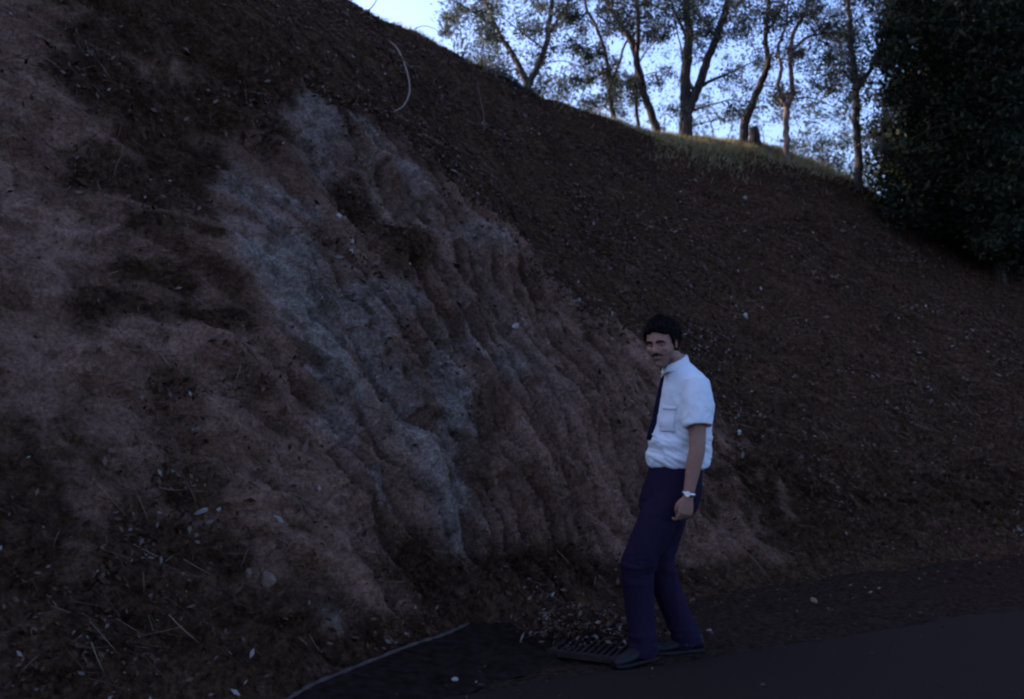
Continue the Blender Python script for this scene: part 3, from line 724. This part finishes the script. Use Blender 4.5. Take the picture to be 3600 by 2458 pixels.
# loose stones
def stone(x, y, s, label, m, sd, on_ground=False, sq=(1, .8, .6)):
    if on_ground: p = gp(x, y)+Vector((0, 0, .02)); nn = Vector((0, 0, 1))
    else: p, nn = hit(x, y)
    nu, nv2 = 16, 10; V = []
    for j in range(nv2+1):
        for i in range(nu):
            th = math.pi*j/nv2; ph = 2*math.pi*i/nu; V.append((math.sin(th)*math.cos(ph), math.sin(th)*math.sin(ph), math.cos(th)))
    V = np.array(V); V = V*(1+.22*fbm(V*1.2+sd*3.3, 3)+.08*fbm(V*5+sd, 2))[:, None]
    for pl in np.random.default_rng(sd).normal(size=(9, 3)):
        pl = pl/np.linalg.norm(pl); dpl = V@pl; V = V-np.outer(np.maximum(dpl-.62, 0), pl)
    V = V*np.array(sq)*s*.5
    Fc = [(j*nu+i, (j+1)*nu+i, (j+1)*nu+(i+1) % nu, j*nu+(i+1) % nu) for j in range(nv2) for i in range(nu)]
    o = mk("stone", V, Fc, m, smooth=False); o.location = p+nn*s*.12; o.rotation_euler = (sd*.3, sd*.2, sd*1.7)
    return tag(o, label, "stone", "loose stones on bank and gutter")
stone(1598, 2406, .045, "small white stone lying alone in the dark gutter", M_stone, 1, True)
stone(715, 1792, .07, "flat pale stone on the ledge at the lower left of the bank", M_stone, 2, sq=(1.3, .8, .35))
stone(770, 1788, .045, "small pale stone right of the flat one on the lower left ledge", M_stone, 3, sq=(1, .7, .4))
stone(1190, 760, .055, "pale stone left below the upper rock streak", M_stone, 4)
stone(1236, 850, .055, "pale round stone above its twin beside the dark gully", M_stone, 5)
stone(1232, 882, .05, "pale round stone below its twin beside the dark gully", M_stone, 6)
stone(2620, 1112, .07, "pale angular stone on the litter slope up right of his head", M_stone, 7)
stone(2585, 1078, .05, "smaller stone just above the pale angular one right of his head", M_brownstone, 8)
stone(2675, 1018, .05, "lone pale stone on the right hand litter slope, higher than the angular one", M_stone, 9)
stone(2622, 700, .07, "pale stone high on the slope below the bright crest grass", M_stone, 10)
stone(2672, 1465, .06, "stone in the slope right of his shirt sleeve", M_brownstone, 11)
stone(2600, 1520, .05, "stone on the slope right of his waist", M_stone, 12)
stone(2030, 2150, .09, "rounded stone above the leaf heap", M_brownstone, 13)
stone(2495, 2236, .06, "flat pale stone behind his rear heel", M_stone, 14, True, (1.4, .7, .3))
stone(940, 2030, .11, "brown angular stone low on the left bank", M_brownstone, 15)
stone(870, 2010, .08, "smaller brown stone left of the angular one low on the bank", M_brownstone, 16)
stone(1815, 1150, .07, "pale stone wedged in the cut left of his head", M_stone, 17)
stone(2860, 2125, .06, "brown stone on the road shoulder at the right", M_brownstone, 18, True)

# ------------------------------------------------------------------ the man
def remesh(name, parts, voxel, smooth_it=6, fac=.5):
    V, Fc = merge(parts); o = mk("tmp", V, Fc)
    md = o.modifiers.new("r", 'REMESH'); md.mode = 'VOXEL'; md.voxel_size = voxel; md.adaptivity = 0
    if smooth_it:
        ms = o.modifiers.new("s", 'SMOOTH'); ms.iterations = smooth_it; ms.factor = fac
    dg = bpy.context.evaluated_depsgraph_get(); dg.update(); ev = o.evaluated_get(dg); me = bpy.data.meshes.new_from_object(ev)
    bpy.data.objects.remove(o); me.name = name
    co = np.empty(len(me.vertices)*3, dtype=np.float32); me.vertices.foreach_get("co", co)
    return me, co.reshape(-1, 3).astype(np.float64)
def put(name, me, co, mat, parent):
    me.vertices.foreach_set("co", co.astype(np.float32).ravel()); me.materials.clear(); me.materials.append(mat)
    me.polygons.foreach_set("use_smooth", np.ones(len(me.polygons), dtype=bool)); me.update()
    o = bpy.data.objects.new(name, me); col.objects.link(o); o.parent = parent; return o
def mesh_normals(me):
    n_ = np.empty(len(me.vertices)*3, dtype=np.float32); me.vertices.foreach_get("normal", n_); return n_.reshape(-1, 3)
def loft(rings, seg=28, e=1.0):
    """rings: (centre, axis_a vec, axis_b vec) closed at both ends"""
    V = []; Fc = []
    for c, a, b_ in rings:
        for k in range(seg):
            t = 2*math.pi*k/seg; ct, st_ = math.cos(t), math.sin(t)
            if e != 1: ct = math.copysign(abs(ct)**e, ct); st_ = math.copysign(abs(st_)**e, st_)
            V.append(Vector(c)+Vector(a)*ct+Vector(b_)*st_)
    n_ = len(rings)
    for i in range(n_-1):
        for k in range(seg): Fc.append((i*seg+k, i*seg+(k+1) % seg, (i+1)*seg+(k+1) % seg, (i+1)*seg+k))
    Fc.append(tuple(range(seg-1, -1, -1))); Fc.append(tuple((n_-1)*seg+k for k in range(seg)))
    return V, Fc
def ellipsoid(c, rad, rot=None, nu=20, nv2=14):
    V = []
    for j in range(1, nv2):
        for i in range(nu):
            th = math.pi*j/nv2; ph = 2*math.pi*i/nu
            v = Vector((math.sin(th)*math.cos(ph)*rad[0], math.sin(th)*math.sin(ph)*rad[1], math.cos(th)*rad[2]))
            V.append(Vector(c)+(rot@v if rot else v))
    Fc = [((j)*nu+i, (j+1)*nu+i, (j+1)*nu+(i+1) % nu, j*nu+(i+1) % nu) for j in range(nv2-2) for i in range(nu)]
    a = Vector((0, 0, rad[2])); b_ = -a; V += [Vector(c)+(rot@a if rot else a), Vector(c)+(rot@b_ if rot else b_)]
    t_, bt = len(V)-2, len(V)-1
    Fc += [(t_, i, (i+1) % nu) for i in range(nu)] + [(bt, (nv2-2)*nu+(i+1) % nu, (nv2-2)*nu+i) for i in range(nu)]
    return V, Fc
def limb(pts, rad, seg=16, n_=None):
    P = spline(pts, (len(pts)-1)*5); rs = []
    for j in range(len(P)):
        f = j/(len(P)-1)*(len(pts)-1); i = min(int(f), len(pts)-2); rs.append(rad[i]+(rad[i+1]-rad[i])*(f-i))
    return tube(P, rs, seg)

MY = 5.4; MS = F/MY
def q(x, y, dy=0.0):       # photo position on the man's plane -> local metres (x, y, z)
    return Vector(((x-2340)/MS, dy, (2306-y)/MS))
man = empty("person", ((2340-PX0)/MS, MY, .0), "dark haired man in white short sleeved shirt, tie and navy trousers by the bank", "person")
yaw = R(14)
fw = Vector((-math.cos(yaw), -math.sin(yaw), 0)); lf_ = Vector((math.sin(yaw), -math.cos(yaw), 0)); up = Vector((0, 0, 1))
def section(z_px, x0, x1, b_, cy=0.0, shrink=0.0):
    """horizontal section whose outline spans x0..x1 in the photo; b_ = half width across the body"""
    hw = (x1-x0)/2/MS - shrink; a = math.sqrt(max(hw*hw-(b_*math.sin(yaw))**2, .0025))/math.cos(yaw)
    return (q((x0+x1)/2, z_px, cy), fw*a, lf_*b_)
# --- head
hy, hp, hr = R(33), R(12), R(4)
HF = Vector((-math.sin(hy)*math.cos(hp), -math.cos(hy)*math.cos(hp), -math.sin(hp)))
HL = Vector((-HF.y, HF.x, 0)).normalized(); HL = Vector((0, 0, 1)).cross(HF).normalized()
HL = (HL + Vector((0, 0, math.sin(hr)))).normalized(); HU = HF.cross(HL).normalized()
HC = q(2326, 1209, -.03); HMx = Matrix((HF, HL, HU)).transposed()
def h(f, l, u): return HC + HF*f + HL*l + HU*u
def hpart(part): return [h(*v) for v in part[0]], part[1]
headp = []
headp.append(hpart(ellipsoid((-.012, 0, .034), (.093, .074, .086))))
fs = [(.065, .012, .072, .064), (.035, .016, .077, .066), (0, .018, .077, .067), (-.03, .020, .074, .063), (-.055, .026, .066, .052), (-.08, .033, .056, .042), (-.1, .042, .042, .031), (-.113, .048, .026, .024)]
headp.append(hpart(loft([((c, 0, u), (a, 0, 0), (0, b_, 0)) for u, c, a, b_ in fs], 28, .85)))
headp.append(hpart(tube([(.086, 0, .026), (.098, 0, .006), (.111, 0, -.018), (.106, 0, -.026)], [.007, .009, .0115, .009], 10)))
for s in (-1, 1):
    headp.append(hpart(ellipsoid((.098, s*.011, -.023), (.011, .008, .007))))
    headp.append(hpart(tube([(.089, s*.006, .027), (.088, s*.03, .031), (.070, s*.052, .024)], [.008, .010, .008], 10)))
    headp.append(hpart(ellipsoid((.066, s*.043, -.014), (.021, .018, .014))))
    headp.append(hpart(ellipsoid((-.006, s*.074, -.002), (.016, .008, .031), Matrix.Rotation(s*.35, 3, 'Z'))))
    headp.append(hpart(ellipsoid((.0, s*.045, -.07), (.035, .018, .02))))
headp.append(hpart(ellipsoid((.090, 0, -.046), (.009, .024, .006)))); headp.append(hpart(ellipsoid((.089, 0, -.058), (.010, .020, .007))))
headp.append(hpart(ellipsoid((.080, 0, -.094), (.017, .022, .016))))
neck_base = q(2390, 1298, -.0)
headp.append(limb([h(-.022, 0, .0), h(-.022, 0, -.06), neck_base+Vector((-.012, 0, .02)), q(2412, 1345)], [.055, .056, .060, .07]))
# --- torso (under the shirt), pelvis
tor = [section(1296, 2362, 2418, .06), section(1325, 2352, 2470, .11, 0, .015), section(1370, 2335, 2490, .14, 0, .03), section(1450, 2325, 2490, .155, 0, .02),
       section(1540, 2310, 2480, .14, 0, .02), section(1620, 2298, 2462, .14, 0, .012), section(1700, 2275, 2455, .15, 0, .015), section(1780, 2260, 2430, .13, 0, .025)]
bodyp = headp+[loft(tor)]
# --- arms and hands
def hand(W, D, FWD, INW, s=1.0):
    """relaxed half closed hand: W wrist, D along the hand, FWD thumb side, INW palm side"""
    P = []; D = D.normalized(); FWD = (FWD-D*FWD.dot(D)).normalized(); INW = (INW-D*INW.dot(D)-FWD*INW.dot(FWD)).normalized()
    P.append(loft([(W-D*.01, FWD*.026, INW*.019), (W+D*.02, FWD*.031, INW*.018), (W+D*.055, FWD*.040, INW*.016), (W+D*.085, FWD*.041, INW*.014), (W+D*.098, FWD*.036, INW*.010)], 20, .85))
    spec = [(.031, .040, .026, .021, .0088, 40), (.011, .044, .029, .022, .009, 50), (-.010, .041, .027, .021, .0086, 56), (-.029, .033, .021, .019, .0078, 62)]
    for off, l1, l2, l3, rr, cu in spec:
        p = W+D*.088+FWD*off; pts = [p-D*.012, p]; a = R(cu*.7)
        for L_, da in ((l1, R(0)), (l2, R(cu)), (l3, R(cu*.6))):
            a += da; dirv = D*math.cos(a)+INW*math.sin(a)+FWD*off*.6; p = p+dirv.normalized()*L_; pts.append(p)
        P.append(tube(spline(pts, 16), [rr*(1.05-.25*k/16) for k in range(17)], 10)); P.append(ellipsoid(pts[-1], (rr*.8,)*3, None, 10, 8))
    t0 = W+D*.022+FWD*.024+INW*.004
    tp = [t0, t0+D*.028+FWD*.016+INW*.010, t0+D*.055+FWD*.016+INW*.020, t0+D*.078+FWD*.006+INW*.026]
    P.append(tube(spline(tp, 12), [.014-.005*k/12 for k in range(13)], 10)); P.append(ellipsoid(tp[-1], (.009,)*3, None, 10, 8))
    return P
sh_n = q(2432, 1352, -.165); el_n = q(2424, 1560, -.225); wr_n = q(2392, 1722, -.235)
bodyp.append(limb([sh_n+Vector((-.03, .05, -.035)), sh_n, sh_n.lerp(el_n, .5)+Vector((.0, 0, 0)), el_n, el_n.lerp(wr_n, .28), el_n.lerp(wr_n, .7), wr_n], [.035, .043, .047, .042, .042, .032, .027]))
bodyp += hand(wr_n, Vector((-.16, .04, -.98)), Vector((-1, -.25, 0)), Vector((-.1, 1, .0)))
sh_f = q(2400, 1352, .165); el_f = q(2412, 1560, .21); wr_f = q(2388, 1722, .20)
bodyp.append(limb([sh_f+Vector((.02, -.05, -.035)), sh_f, sh_f.lerp(el_f, .5), el_f, el_f.lerp(wr_f, .28), el_f.lerp(wr_f, .7), wr_f], [.035, .043, .047, .042, .042, .032, .027]))
bodyp += hand(wr_f, Vector((-.1, -.04, -.98)), Vector((-1, .1, 0)), Vector((-.1, -1, .0)))
# --- legs inside the trousers. near leg forward, far leg back
NL = [q(2345, 1730, -.085), q(2300, 1834, -.085), q(2262, 1913, -.085), q(2238, 1973, -.08), q(2238, 2046, -.075), q(2246, 2145, -.07), q(2254, 2235, -.07), q(2258, 2275, -.07)]
FL = [q(2385, 1730, .085), q(2358, 1834, .085), q(2336, 1913, .085), q(2326, 1973, .085), q(2342, 2046, .09), q(2378, 2145, .095), q(2415, 2232, .10), q(2430, 2268, .10)]
for Lg_ in (NL, FL):
    bodyp.append(limb(Lg_, [.055, .070, .062, .058, .058, .045, .036, .038]))
# feet
def foot_dir(a): return Vector((-math.cos(R(a)), -math.sin(R(a)), 0))
feet = [(NL[-1], foot_dir(34)), (FL[-1], foot_dir(14))]
for A, fd in feet:
    bodyp.append(limb([A, A+fd*.05-up*(A.z-.04), A+fd*.14-up*(A.z-.032)], [.033, .022, .014]))
me, co = remesh("body", bodyp, .0034, 5, .5)
# sculpt the eye sockets, mouth line
Hm = np.array([HF, HL, HU]); loc = (co-np.array(HC))@Hm.T
def gs(c, s): return np.exp(-(((loc-np.array(c))/np.array(s))**2).sum(1))
dfl = np.zeros(len(co))
for s in (-1, 1):
    dfl -= .018*gs((.084, s*.031, .008), (.03, .017, .0125))
    dfl += .003*gs((.084, s*.031, -.006), (.03, .018, .005))
    dfl -= .004*gs((.09, s*.022, -.036), (.03, .006, .016))
    dfl -= .004*gs((.07, s*.045, -.05), (.03, .014, .02))
dfl -= .006*gs((.098, 0, -.052), (.03, .022, .0028))
dfl -= .004*gs((.098, 0, -.074), (.03, .02, .006))
co = co + np.outer(dfl, np.array(HF))
body = put("body", me, co, M_skin, man)
bd = sstep(-.028, -.048, loc[:, 2])*sstep(-.02, .02, loc[:, 0])*(loc[:, 2] > -.14)*(np.abs(loc[:, 1]) < .08)
bd = np.clip(bd*(1-gs((.098, 0, -.052), (.05, .02, .006)*1)), 0, 1)
me.attributes.new("stubble", 'FLOAT', 'POINT').data.foreach_set("value", bd.astype(np.float32))
_t = M_skin.node_tree; _b = _t.nodes["Principled BSDF"]; _o = _b.inputs["Base Color"].links[0].from_socket
_a = N(_t, "ShaderNodeAttribute", attribute_name="stubble"); _m = N(_t, "ShaderNodeMath", operation='MULTIPLY'); _m.inputs[1].default_value = .55
_x = N(_t, "ShaderNodeMix", data_type='RGBA'); _t.links.new(_a.outputs["Fac"], _m.inputs[0]); _t.links.new(_m.outputs[0], _x.inputs[0])
_t.links.new(_o, _x.inputs[6]); _x.inputs[7].default_value = (.07, .045, .035, 1); _t.links.new(_x.outputs[2], _b.inputs["Base Color"])
for s in (-1, 1):
    v, f = ellipsoid((.067, s*.031, .006), (.0125,)*3, None, 16, 12); ey = mk("eye", [h(*p) for p in v], f, M_eye, body)
    v, f = ellipsoid((.0765, s*.031+.0015, .005), (.004, .006, .006), None, 12, 8); mk("iris", [h(*p) for p in v], f, M_iris, ey)
    # upper and lower lid
    v, f = tube(spline([(.073, s*.016, .008), (.080, s*.031, .0115), (.070, s*.046, .007)], 8), [.003, .0036, .004, .0045, .0045, .0045, .004, .0036, .003], 8)
    mk("eyelid", [h(*p) for p in v], f, M_skin, body)
    v, f = tube(spline([(.094, s*.010, .026), (.0965, s*.028, .033), (.078, s*.052, .027)], 10), [.0035, .005, .0058, .006, .006, .006, .0055, .005, .004, .003, .002], 8)
    mk("eyebrow", [h(*p) for p in v], f, M_hair, body)
v, f = tube(spline([(.084, -.032, -.046), (.099, -.014, -.037), (.1015, 0, -.036), (.099, .014, -.037), (.084, .032, -.046)], 20), [.001+.0038*math.sin(math.pi*k/20)**.6 for k in range(21)], 8)
mk("moustache", [h(*p) for p in v], f, M_hair, body)
# hair: thick wavy cap, kept off the face
nu, nv2 = 200, 120
th = np.linspace(.01, math.pi-.01, nv2); ph = np.linspace(0, 2*math.pi, nu, endpoint=False); TH, PH = np.meshgrid(th, ph, indexing='ij')
dirs = np.stack([np.sin(TH)*np.cos(PH), np.sin(TH)*np.sin(PH), np.cos(TH)], -1).reshape(-1, 3)
rad = np.array([.094, .075, .088]); cen = np.array([-.012, 0, .032])
pb = cen+dirs*rad; f_, l_, u_ = pb.T
line = .066+.012*np.cos(l_*55)+.010*fbm(dirs*4, 2)                   # hair line at the front
front = sstep(-.01, .02, f_)
low = np.where(f_ > .0, -.0, -.06)
lowf = line*sstep(.012, .040, f_)+(1-sstep(.012, .040, f_))*(-.02*sstep(-.03, .0, f_)-.085*(1-sstep(-.03, .0, f_)))
msk = sstep(-.008, .010, u_-lowf)
ear = np.exp(-(((f_+.004)/.022)**2+((u_+.005)/.030)**2))
thick = (.003+.008*sstep(.0, .09, u_)+.005*sstep(0, .08, -f_)+.003*sstep(.02, .07, f_)*sstep(.05, .08, u_))
wave = fbm(dirs*np.array([5, 7, 5])+2, 4, ridged=True)*.013+fbm(dirs*16, 3, ridged=True)*.007
tk = np.where(msk > .02, (thick+wave)*msk, 0)-.016*(1-msk)-.014*ear
HV = pb+dirs*tk[:, None]
HV = np.array([h(*v) for v in HV])
hi = []
for j in range(nv2-1):
    for i in range(nu): hi.append((j*nu+i, (j+1)*nu+i, (j+1)*nu+(i+1) % nu, j*nu+(i+1) % nu))
hi = np.array(hi); hair = mk("hair", HV, hi, M_hair, body)
# loose locks standing off the cap
r = np.random.default_rng(77); sel = np.where((msk > .8) & (u_ > .0))[0]; sel = r.choice(sel, 3500)
dn = np.array([HF*d[0]+HL*d[1]+HU*d[2] for d in dirs[sel]])
dd = dn*.5+r.normal(size=dn.shape)*.5+np.array(HF)*.25
V, Fq, ti = blades(HV[sel]-dn*.004, dd, r.uniform(.010, .024, len(sel)), .0025, r, bend=.9)
mk("lock", V, Fq, M_hair, hair, smooth=False)["kind"] = "stuff"

# --- shirt
shp = [section(1272, 2358, 2414, .062), section(1288, 2346, 2438, .085), section(1308, 2336, 2464, .135), section(1335, 2330, 2484, .185), section(1370, 2322, 2490, .18), section(1420, 2316, 2495, .17),
       section(1480, 2306, 2496, .165), section(1540, 2293, 2494, .160), section(1575, 2288, 2492, .158), section(1600, 2284, 2490, .158), section(1620, 2284, 2488, .160), section(1632, 2287, 2484, .158)]
SHP = [loft(shp, 40)]
hem_n = q(2430, 1488, -.222)
def sleeve(s0, e0_, r0, r1):
    d = (e0_-s0).normalized(); return limb([s0-d*.02, s0+d*.06, s0+d*.14, e0_], [r0*.82, r0, r0*1.0, r1])
SHP.append(sleeve(sh_n+Vector((0, .01, .012)), hem_n, .076, .070))
hem_f = q(2412, 1488, .20); SHP.append(sleeve(sh_f+Vector((0, -.01, .012)), hem_f, .076, .070))
me, co = remesh("shirt", SHP, .005, 8, .5)
# folds
zz = co[:, 2]; ffw = (co-np.array(q(2400, 1500)))@np.array(fw)
wst = np.exp(-((zz-1.10)/.10)**2)
Q = np.column_stack([co[:, 0]*3, co[:, 1]*3, zz*17+co[:, 0]*8]); fold = fbm(Q, 3, ridged=True)
Q2 = np.column_stack([co[:, 0]*9, co[:, 1]*9, zz*3]); fold2 = fbm(Q2+4, 3)
Q3 = np.column_stack([(co[:, 0]+zz*.5)*8, co[:, 1]*5, zz*6-co[:, 0]*5]); fold3 = fbm(Q3+9, 3, ridged=True)
nn = mesh_normals(me); dsp = .020*wst*(fold-.2)+.010*fold2*(1-wst)+.013*fold3*sstep(1.5, 1.3, zz)
fr_w = sstep(-.02, .1, ffw); dsp += .010*fr_w*np.sin((zz-1.03)*62)*np.exp(-((zz-1.10)/.07)**2)
co = co+nn*dsp[:, None]
# hollow sleeve ends: push the cut faces of the sleeves up inside
for hc_, s0 in ((hem_n, sh_n), (hem_f, sh_f)):
    d = np.array((hc_-s0).normalized()); rel = co-np.array(hc_); ax = rel@d; rd = np.linalg.norm(rel-np.outer(ax, d), axis=1)
    k = np.exp(-(rd/.052)**4)*sstep(-.02, 0, ax)*(ax < .03)
    co = co-np.outer(k*.05, d)
shirt = put("shirt", me, co, M_shirt, man)
sbvh = None
def surf_of(o):
    return BVHTree.FromObject(o, bpy.context.evaluated_depsgraph_get())
bpy.context.view_layer.update()
sb = surf_of(shirt)
def on_shirt(p, d, off=.002):
    """nearest hit on the shirt coming from outside along -d"""
    r_ = sb.ray_cast(p+d*.4, -d); return (r_[0]+r_[1]*off, r_[1]) if r_[0] else (p, d)
# collar: two wings and a band
band = []
kb = q(2376, 1278, -.004)
for k in range(25):
    a = R(-165+330*k/24); band.append(kb+fw*(.062*math.cos(a)+.004)+lf_*.066*math.sin(a)+up*(-.030*math.cos(a)))
V, Fc = [], []
for k, p in enumerate(band):
    o_ = (p-kb); o_.z = 0; o_.normalize()
    V += [p-up*.012+o_*.004, p+up*.020-o_*.002, p+up*.022-o_*.006, p-up*.012-o_*.006, p-up*.020+o_*.014, p+up*.018+o_*.003]
for k in range(24):
    for a, b_ in ((0, 1), (1, 2), (2, 3), (4, 5)): Fc.append((k*6+a, (k+1)*6+a, (k+1)*6+b_, k*6+b_))
cl = mk("collar", V, Fc, M_shirt, shirt)
# collar wing on the near side
kf = kb+fw*.064-up*.028
wing = [kf+lf_*.004, kf+lf_*.040+up*.020-fw*.016, kf+lf_*.045-up*.008+fw*.002, kf+lf_*.020-up*.048+fw*.022]
V = [w_+fw*.010 for w_ in wing]+[w_+fw*.006 for w_ in wing]
mk("collar_wing", V, [(0, 3, 2, 1), (4, 5, 6, 7), (0, 1, 5, 4), (1, 2, 6, 5), (2, 3, 7, 6), (3, 0, 4, 7)], M_shirt, shirt)
# pocket on the left chest
def patch_on(cz0, cz1, side0, side1, off, name, mat, parent, nu_=8, nz_=10, dirn=None):
    V = []; Fc = []
    for j in range(nz_+1):
        for i in range(nu_+1):
            z = cz0+(cz1-cz0)*j/nz_; sd_ = side0+(side1-side0)*i/nu_
            p = Vector((.06, 0, z))+lf_*sd_; p, n_ = on_shirt(p, dirn or fw, off); V.append(p)
    Fc = [(j*(nu_+1)+i, j*(nu_+1)+i+1, (j+1)*(nu_+1)+i+1, (j+1)*(nu_+1)+i) for j in range(nz_) for i in range(nu_)]
    o = mk(name, V, Fc, mat, parent); md = o.modifiers.new("t", 'SOLIDIFY'); md.thickness = .0007; md.offset = 1; return o
patch_on(1.33, 1.20, .055, .135, .003, "pocket", M_shirt, shirt)
patch_on(1.335, 1.315, .053, .137, .0055, "pocket_flap", M_shirt, shirt, 8, 2)
# tie
V = []
tz = [1.515, 1.49, 1.44, 1.38, 1.32, 1.26, 1.20, 1.15]; tw = [.018, .016, .022, .028, .033, .037, .040, .030]
for z, w_ in zip(tz, tw):
    c, n_ = on_shirt(Vector((.06, 0, z))+lf_*-.022, fw, .007)
    for s in (-1, -.4, .4, 1): V.append(c+lf_*s*w_+fw*(.004 if abs(s) < .5 else -.002))
Fc = [(j*4+i, j*4+i+1, (j+1)*4+i+1, (j+1)*4+i) for j in range(len(tz)-1) for i in range(3)]
tie = mk("tie", V, Fc, M_tie, man); md = tie.modifiers.new("t", 'SOLIDIFY'); md.thickness = .006; md.offset = 1
kn = ellipsoid(V[0].lerp(V[3], .5)+up*.006+fw*.004, (.016, .017, .016)); mk("tie_knot", kn[0], kn[1], M_tie, tie)

# --- trousers
def leg_loft(C, rr, hemcut=True):
    return limb(C, rr, 20)
TRP = [loft([section(1618, 2290, 2462, .150), section(1640, 2286, 2464, .155), section(1680, 2274, 2464, .165), section(1730, 2260, 2462, .172), section(1780, 2250, 2446, .165), section(1812, 2262, 2424, .135)], 36)]
TRP.append(leg_loft(NL[:-1]+[q(2256, 2288, -.07)], [.078, .097, .090, .086, .077, .071, .070, .074]))
TRP.append(leg_loft(FL[:-1]+[q(2434, 2284, .10)], [.076, .095, .088, .082, .076, .071, .070, .074]))
me, co = remesh("trousers", TRP, .0055, 7, .5)
nn = mesh_normals(me); zz = co[:, 2]
Q = np.column_stack([co[:, 0]*7, co[:, 1]*7, zz*2.2+co[:, 0]*3]); f1 = fbm(Q, 3, ridged=True)
Q = np.column_stack([co[:, 0]*4, co[:, 1]*4, zz*13]); f2 = fbm(Q+7, 3, ridged=True)
kn_ = np.exp(-((zz-.50)/.09)**2)+np.exp(-((zz-.10)/.06)**2)+.6*np.exp(-((zz-.80)/.06)**2)
co = co+nn*(.010*(f1-.2)+.014*kn_*(f2-.2))[:, None]
trs = put("trousers", me, co, M_trs, man)
# belt showing under the shirt
bl = [section(1617, 2287, 2466, .153), section(1634, 2283, 2468, .157)]
V, Fc = loft(bl, 40); blt = mk("belt", V, Fc, M_belt, man)
# --- shoes
def shoe(A, fd, par):
    sdv = Vector((-fd.y, fd.x, 0)); G = Vector((A.x, A.y, 0))
    sec = [(-.085, .026, .012, .055), (-.075, .034, .012, .085), (-.04, .038, .012, .100), (0, .039, .012, .10), (.05, .041, .012, .092), (.10, .046, .012, .060), (.15, .047, .012, .048), (.185, .038, .012, .036), (.205, .022, .012, .026)]
    V = []; seg = 16
    for x, w_, z0, z1 in sec:
        for k in range(seg):
            t = 2*math.pi*k/seg; zz_ = math.sin(t); cz = (z0+z1)/2; V.append(G+fd*x+sdv*w_*math.cos(t)*(1 if zz_ < 0 else 1-.25*zz_)+up*(cz+(z1-z0)/2*math.copysign(abs(zz_)**.6, zz_)))
    Fc = [(i*seg+k, (i+1)*seg+k, (i+1)*seg+(k+1) % seg, i*seg+(k+1) % seg) for i in range(len(sec)-1) for k in range(seg)]
    Fc += [tuple(range(seg)), tuple((len(sec)-1)*seg+k for k in range(seg-1, -1, -1))]
    o = mk("shoe", V, Fc, M_shoe, par)
    ol = [(x, w_+.004) for x, w_, *_ in sec]; pts = [G+fd*x+sdv*w_ for x, w_ in ol]+[G+fd*x-sdv*w_ for x, w_ in ol[::-1]]
    n_ = len(pts); V = [p+up*.0 for p in pts]+[p+up*.016 for p in pts]
    Fc = [tuple(range(n_)), tuple(range(2*n_-1, n_-1, -1))]+[(i, (i+1) % n_, n_+(i+1) % n_, n_+i) for i in range(n_)]
    mk("sole", V, Fc, M_belt, o, smooth=False)
for A, fd in feet: shoe(A, fd, man)
# --- wrist watch
wd = (wr_n-el_n).normalized(); wc = wr_n-wd*.012; wa = wd.cross(Vector((0, -1, 0))).normalized(); wb = wd.cross(wa).normalized()
V = []; Fc = []; K = 28
for k in range(K):
    t = 2*math.pi*k/K; o_ = wa*math.cos(t)*.0325+wb*math.sin(t)*.0295
    n_ = o_.normalized()
    V += [wc+o_-wd*.008, wc+o_+wd*.008, wc+o_+n_*.003+wd*.007, wc+o_+n_*.003-wd*.007]
for k in range(K):
    m = (k+1) % K
    for a in range(4): Fc.append((k*4+a, m*4+a, m*4+(a+1) % 4, k*4+(a+1) % 4))
watch = mk("wristwatch", V, Fc, M_silver, man)
vd = Vector((-.35, -1, 0)); vd = (vd-wd*vd.dot(wd)).normalized(); dc = wc+vd*.034
V, Fc = tube([dc-vd*.004, dc+vd*.003], [.015, .0145], 20); mk("dial", V, Fc, M_silver, watch, smooth=False)
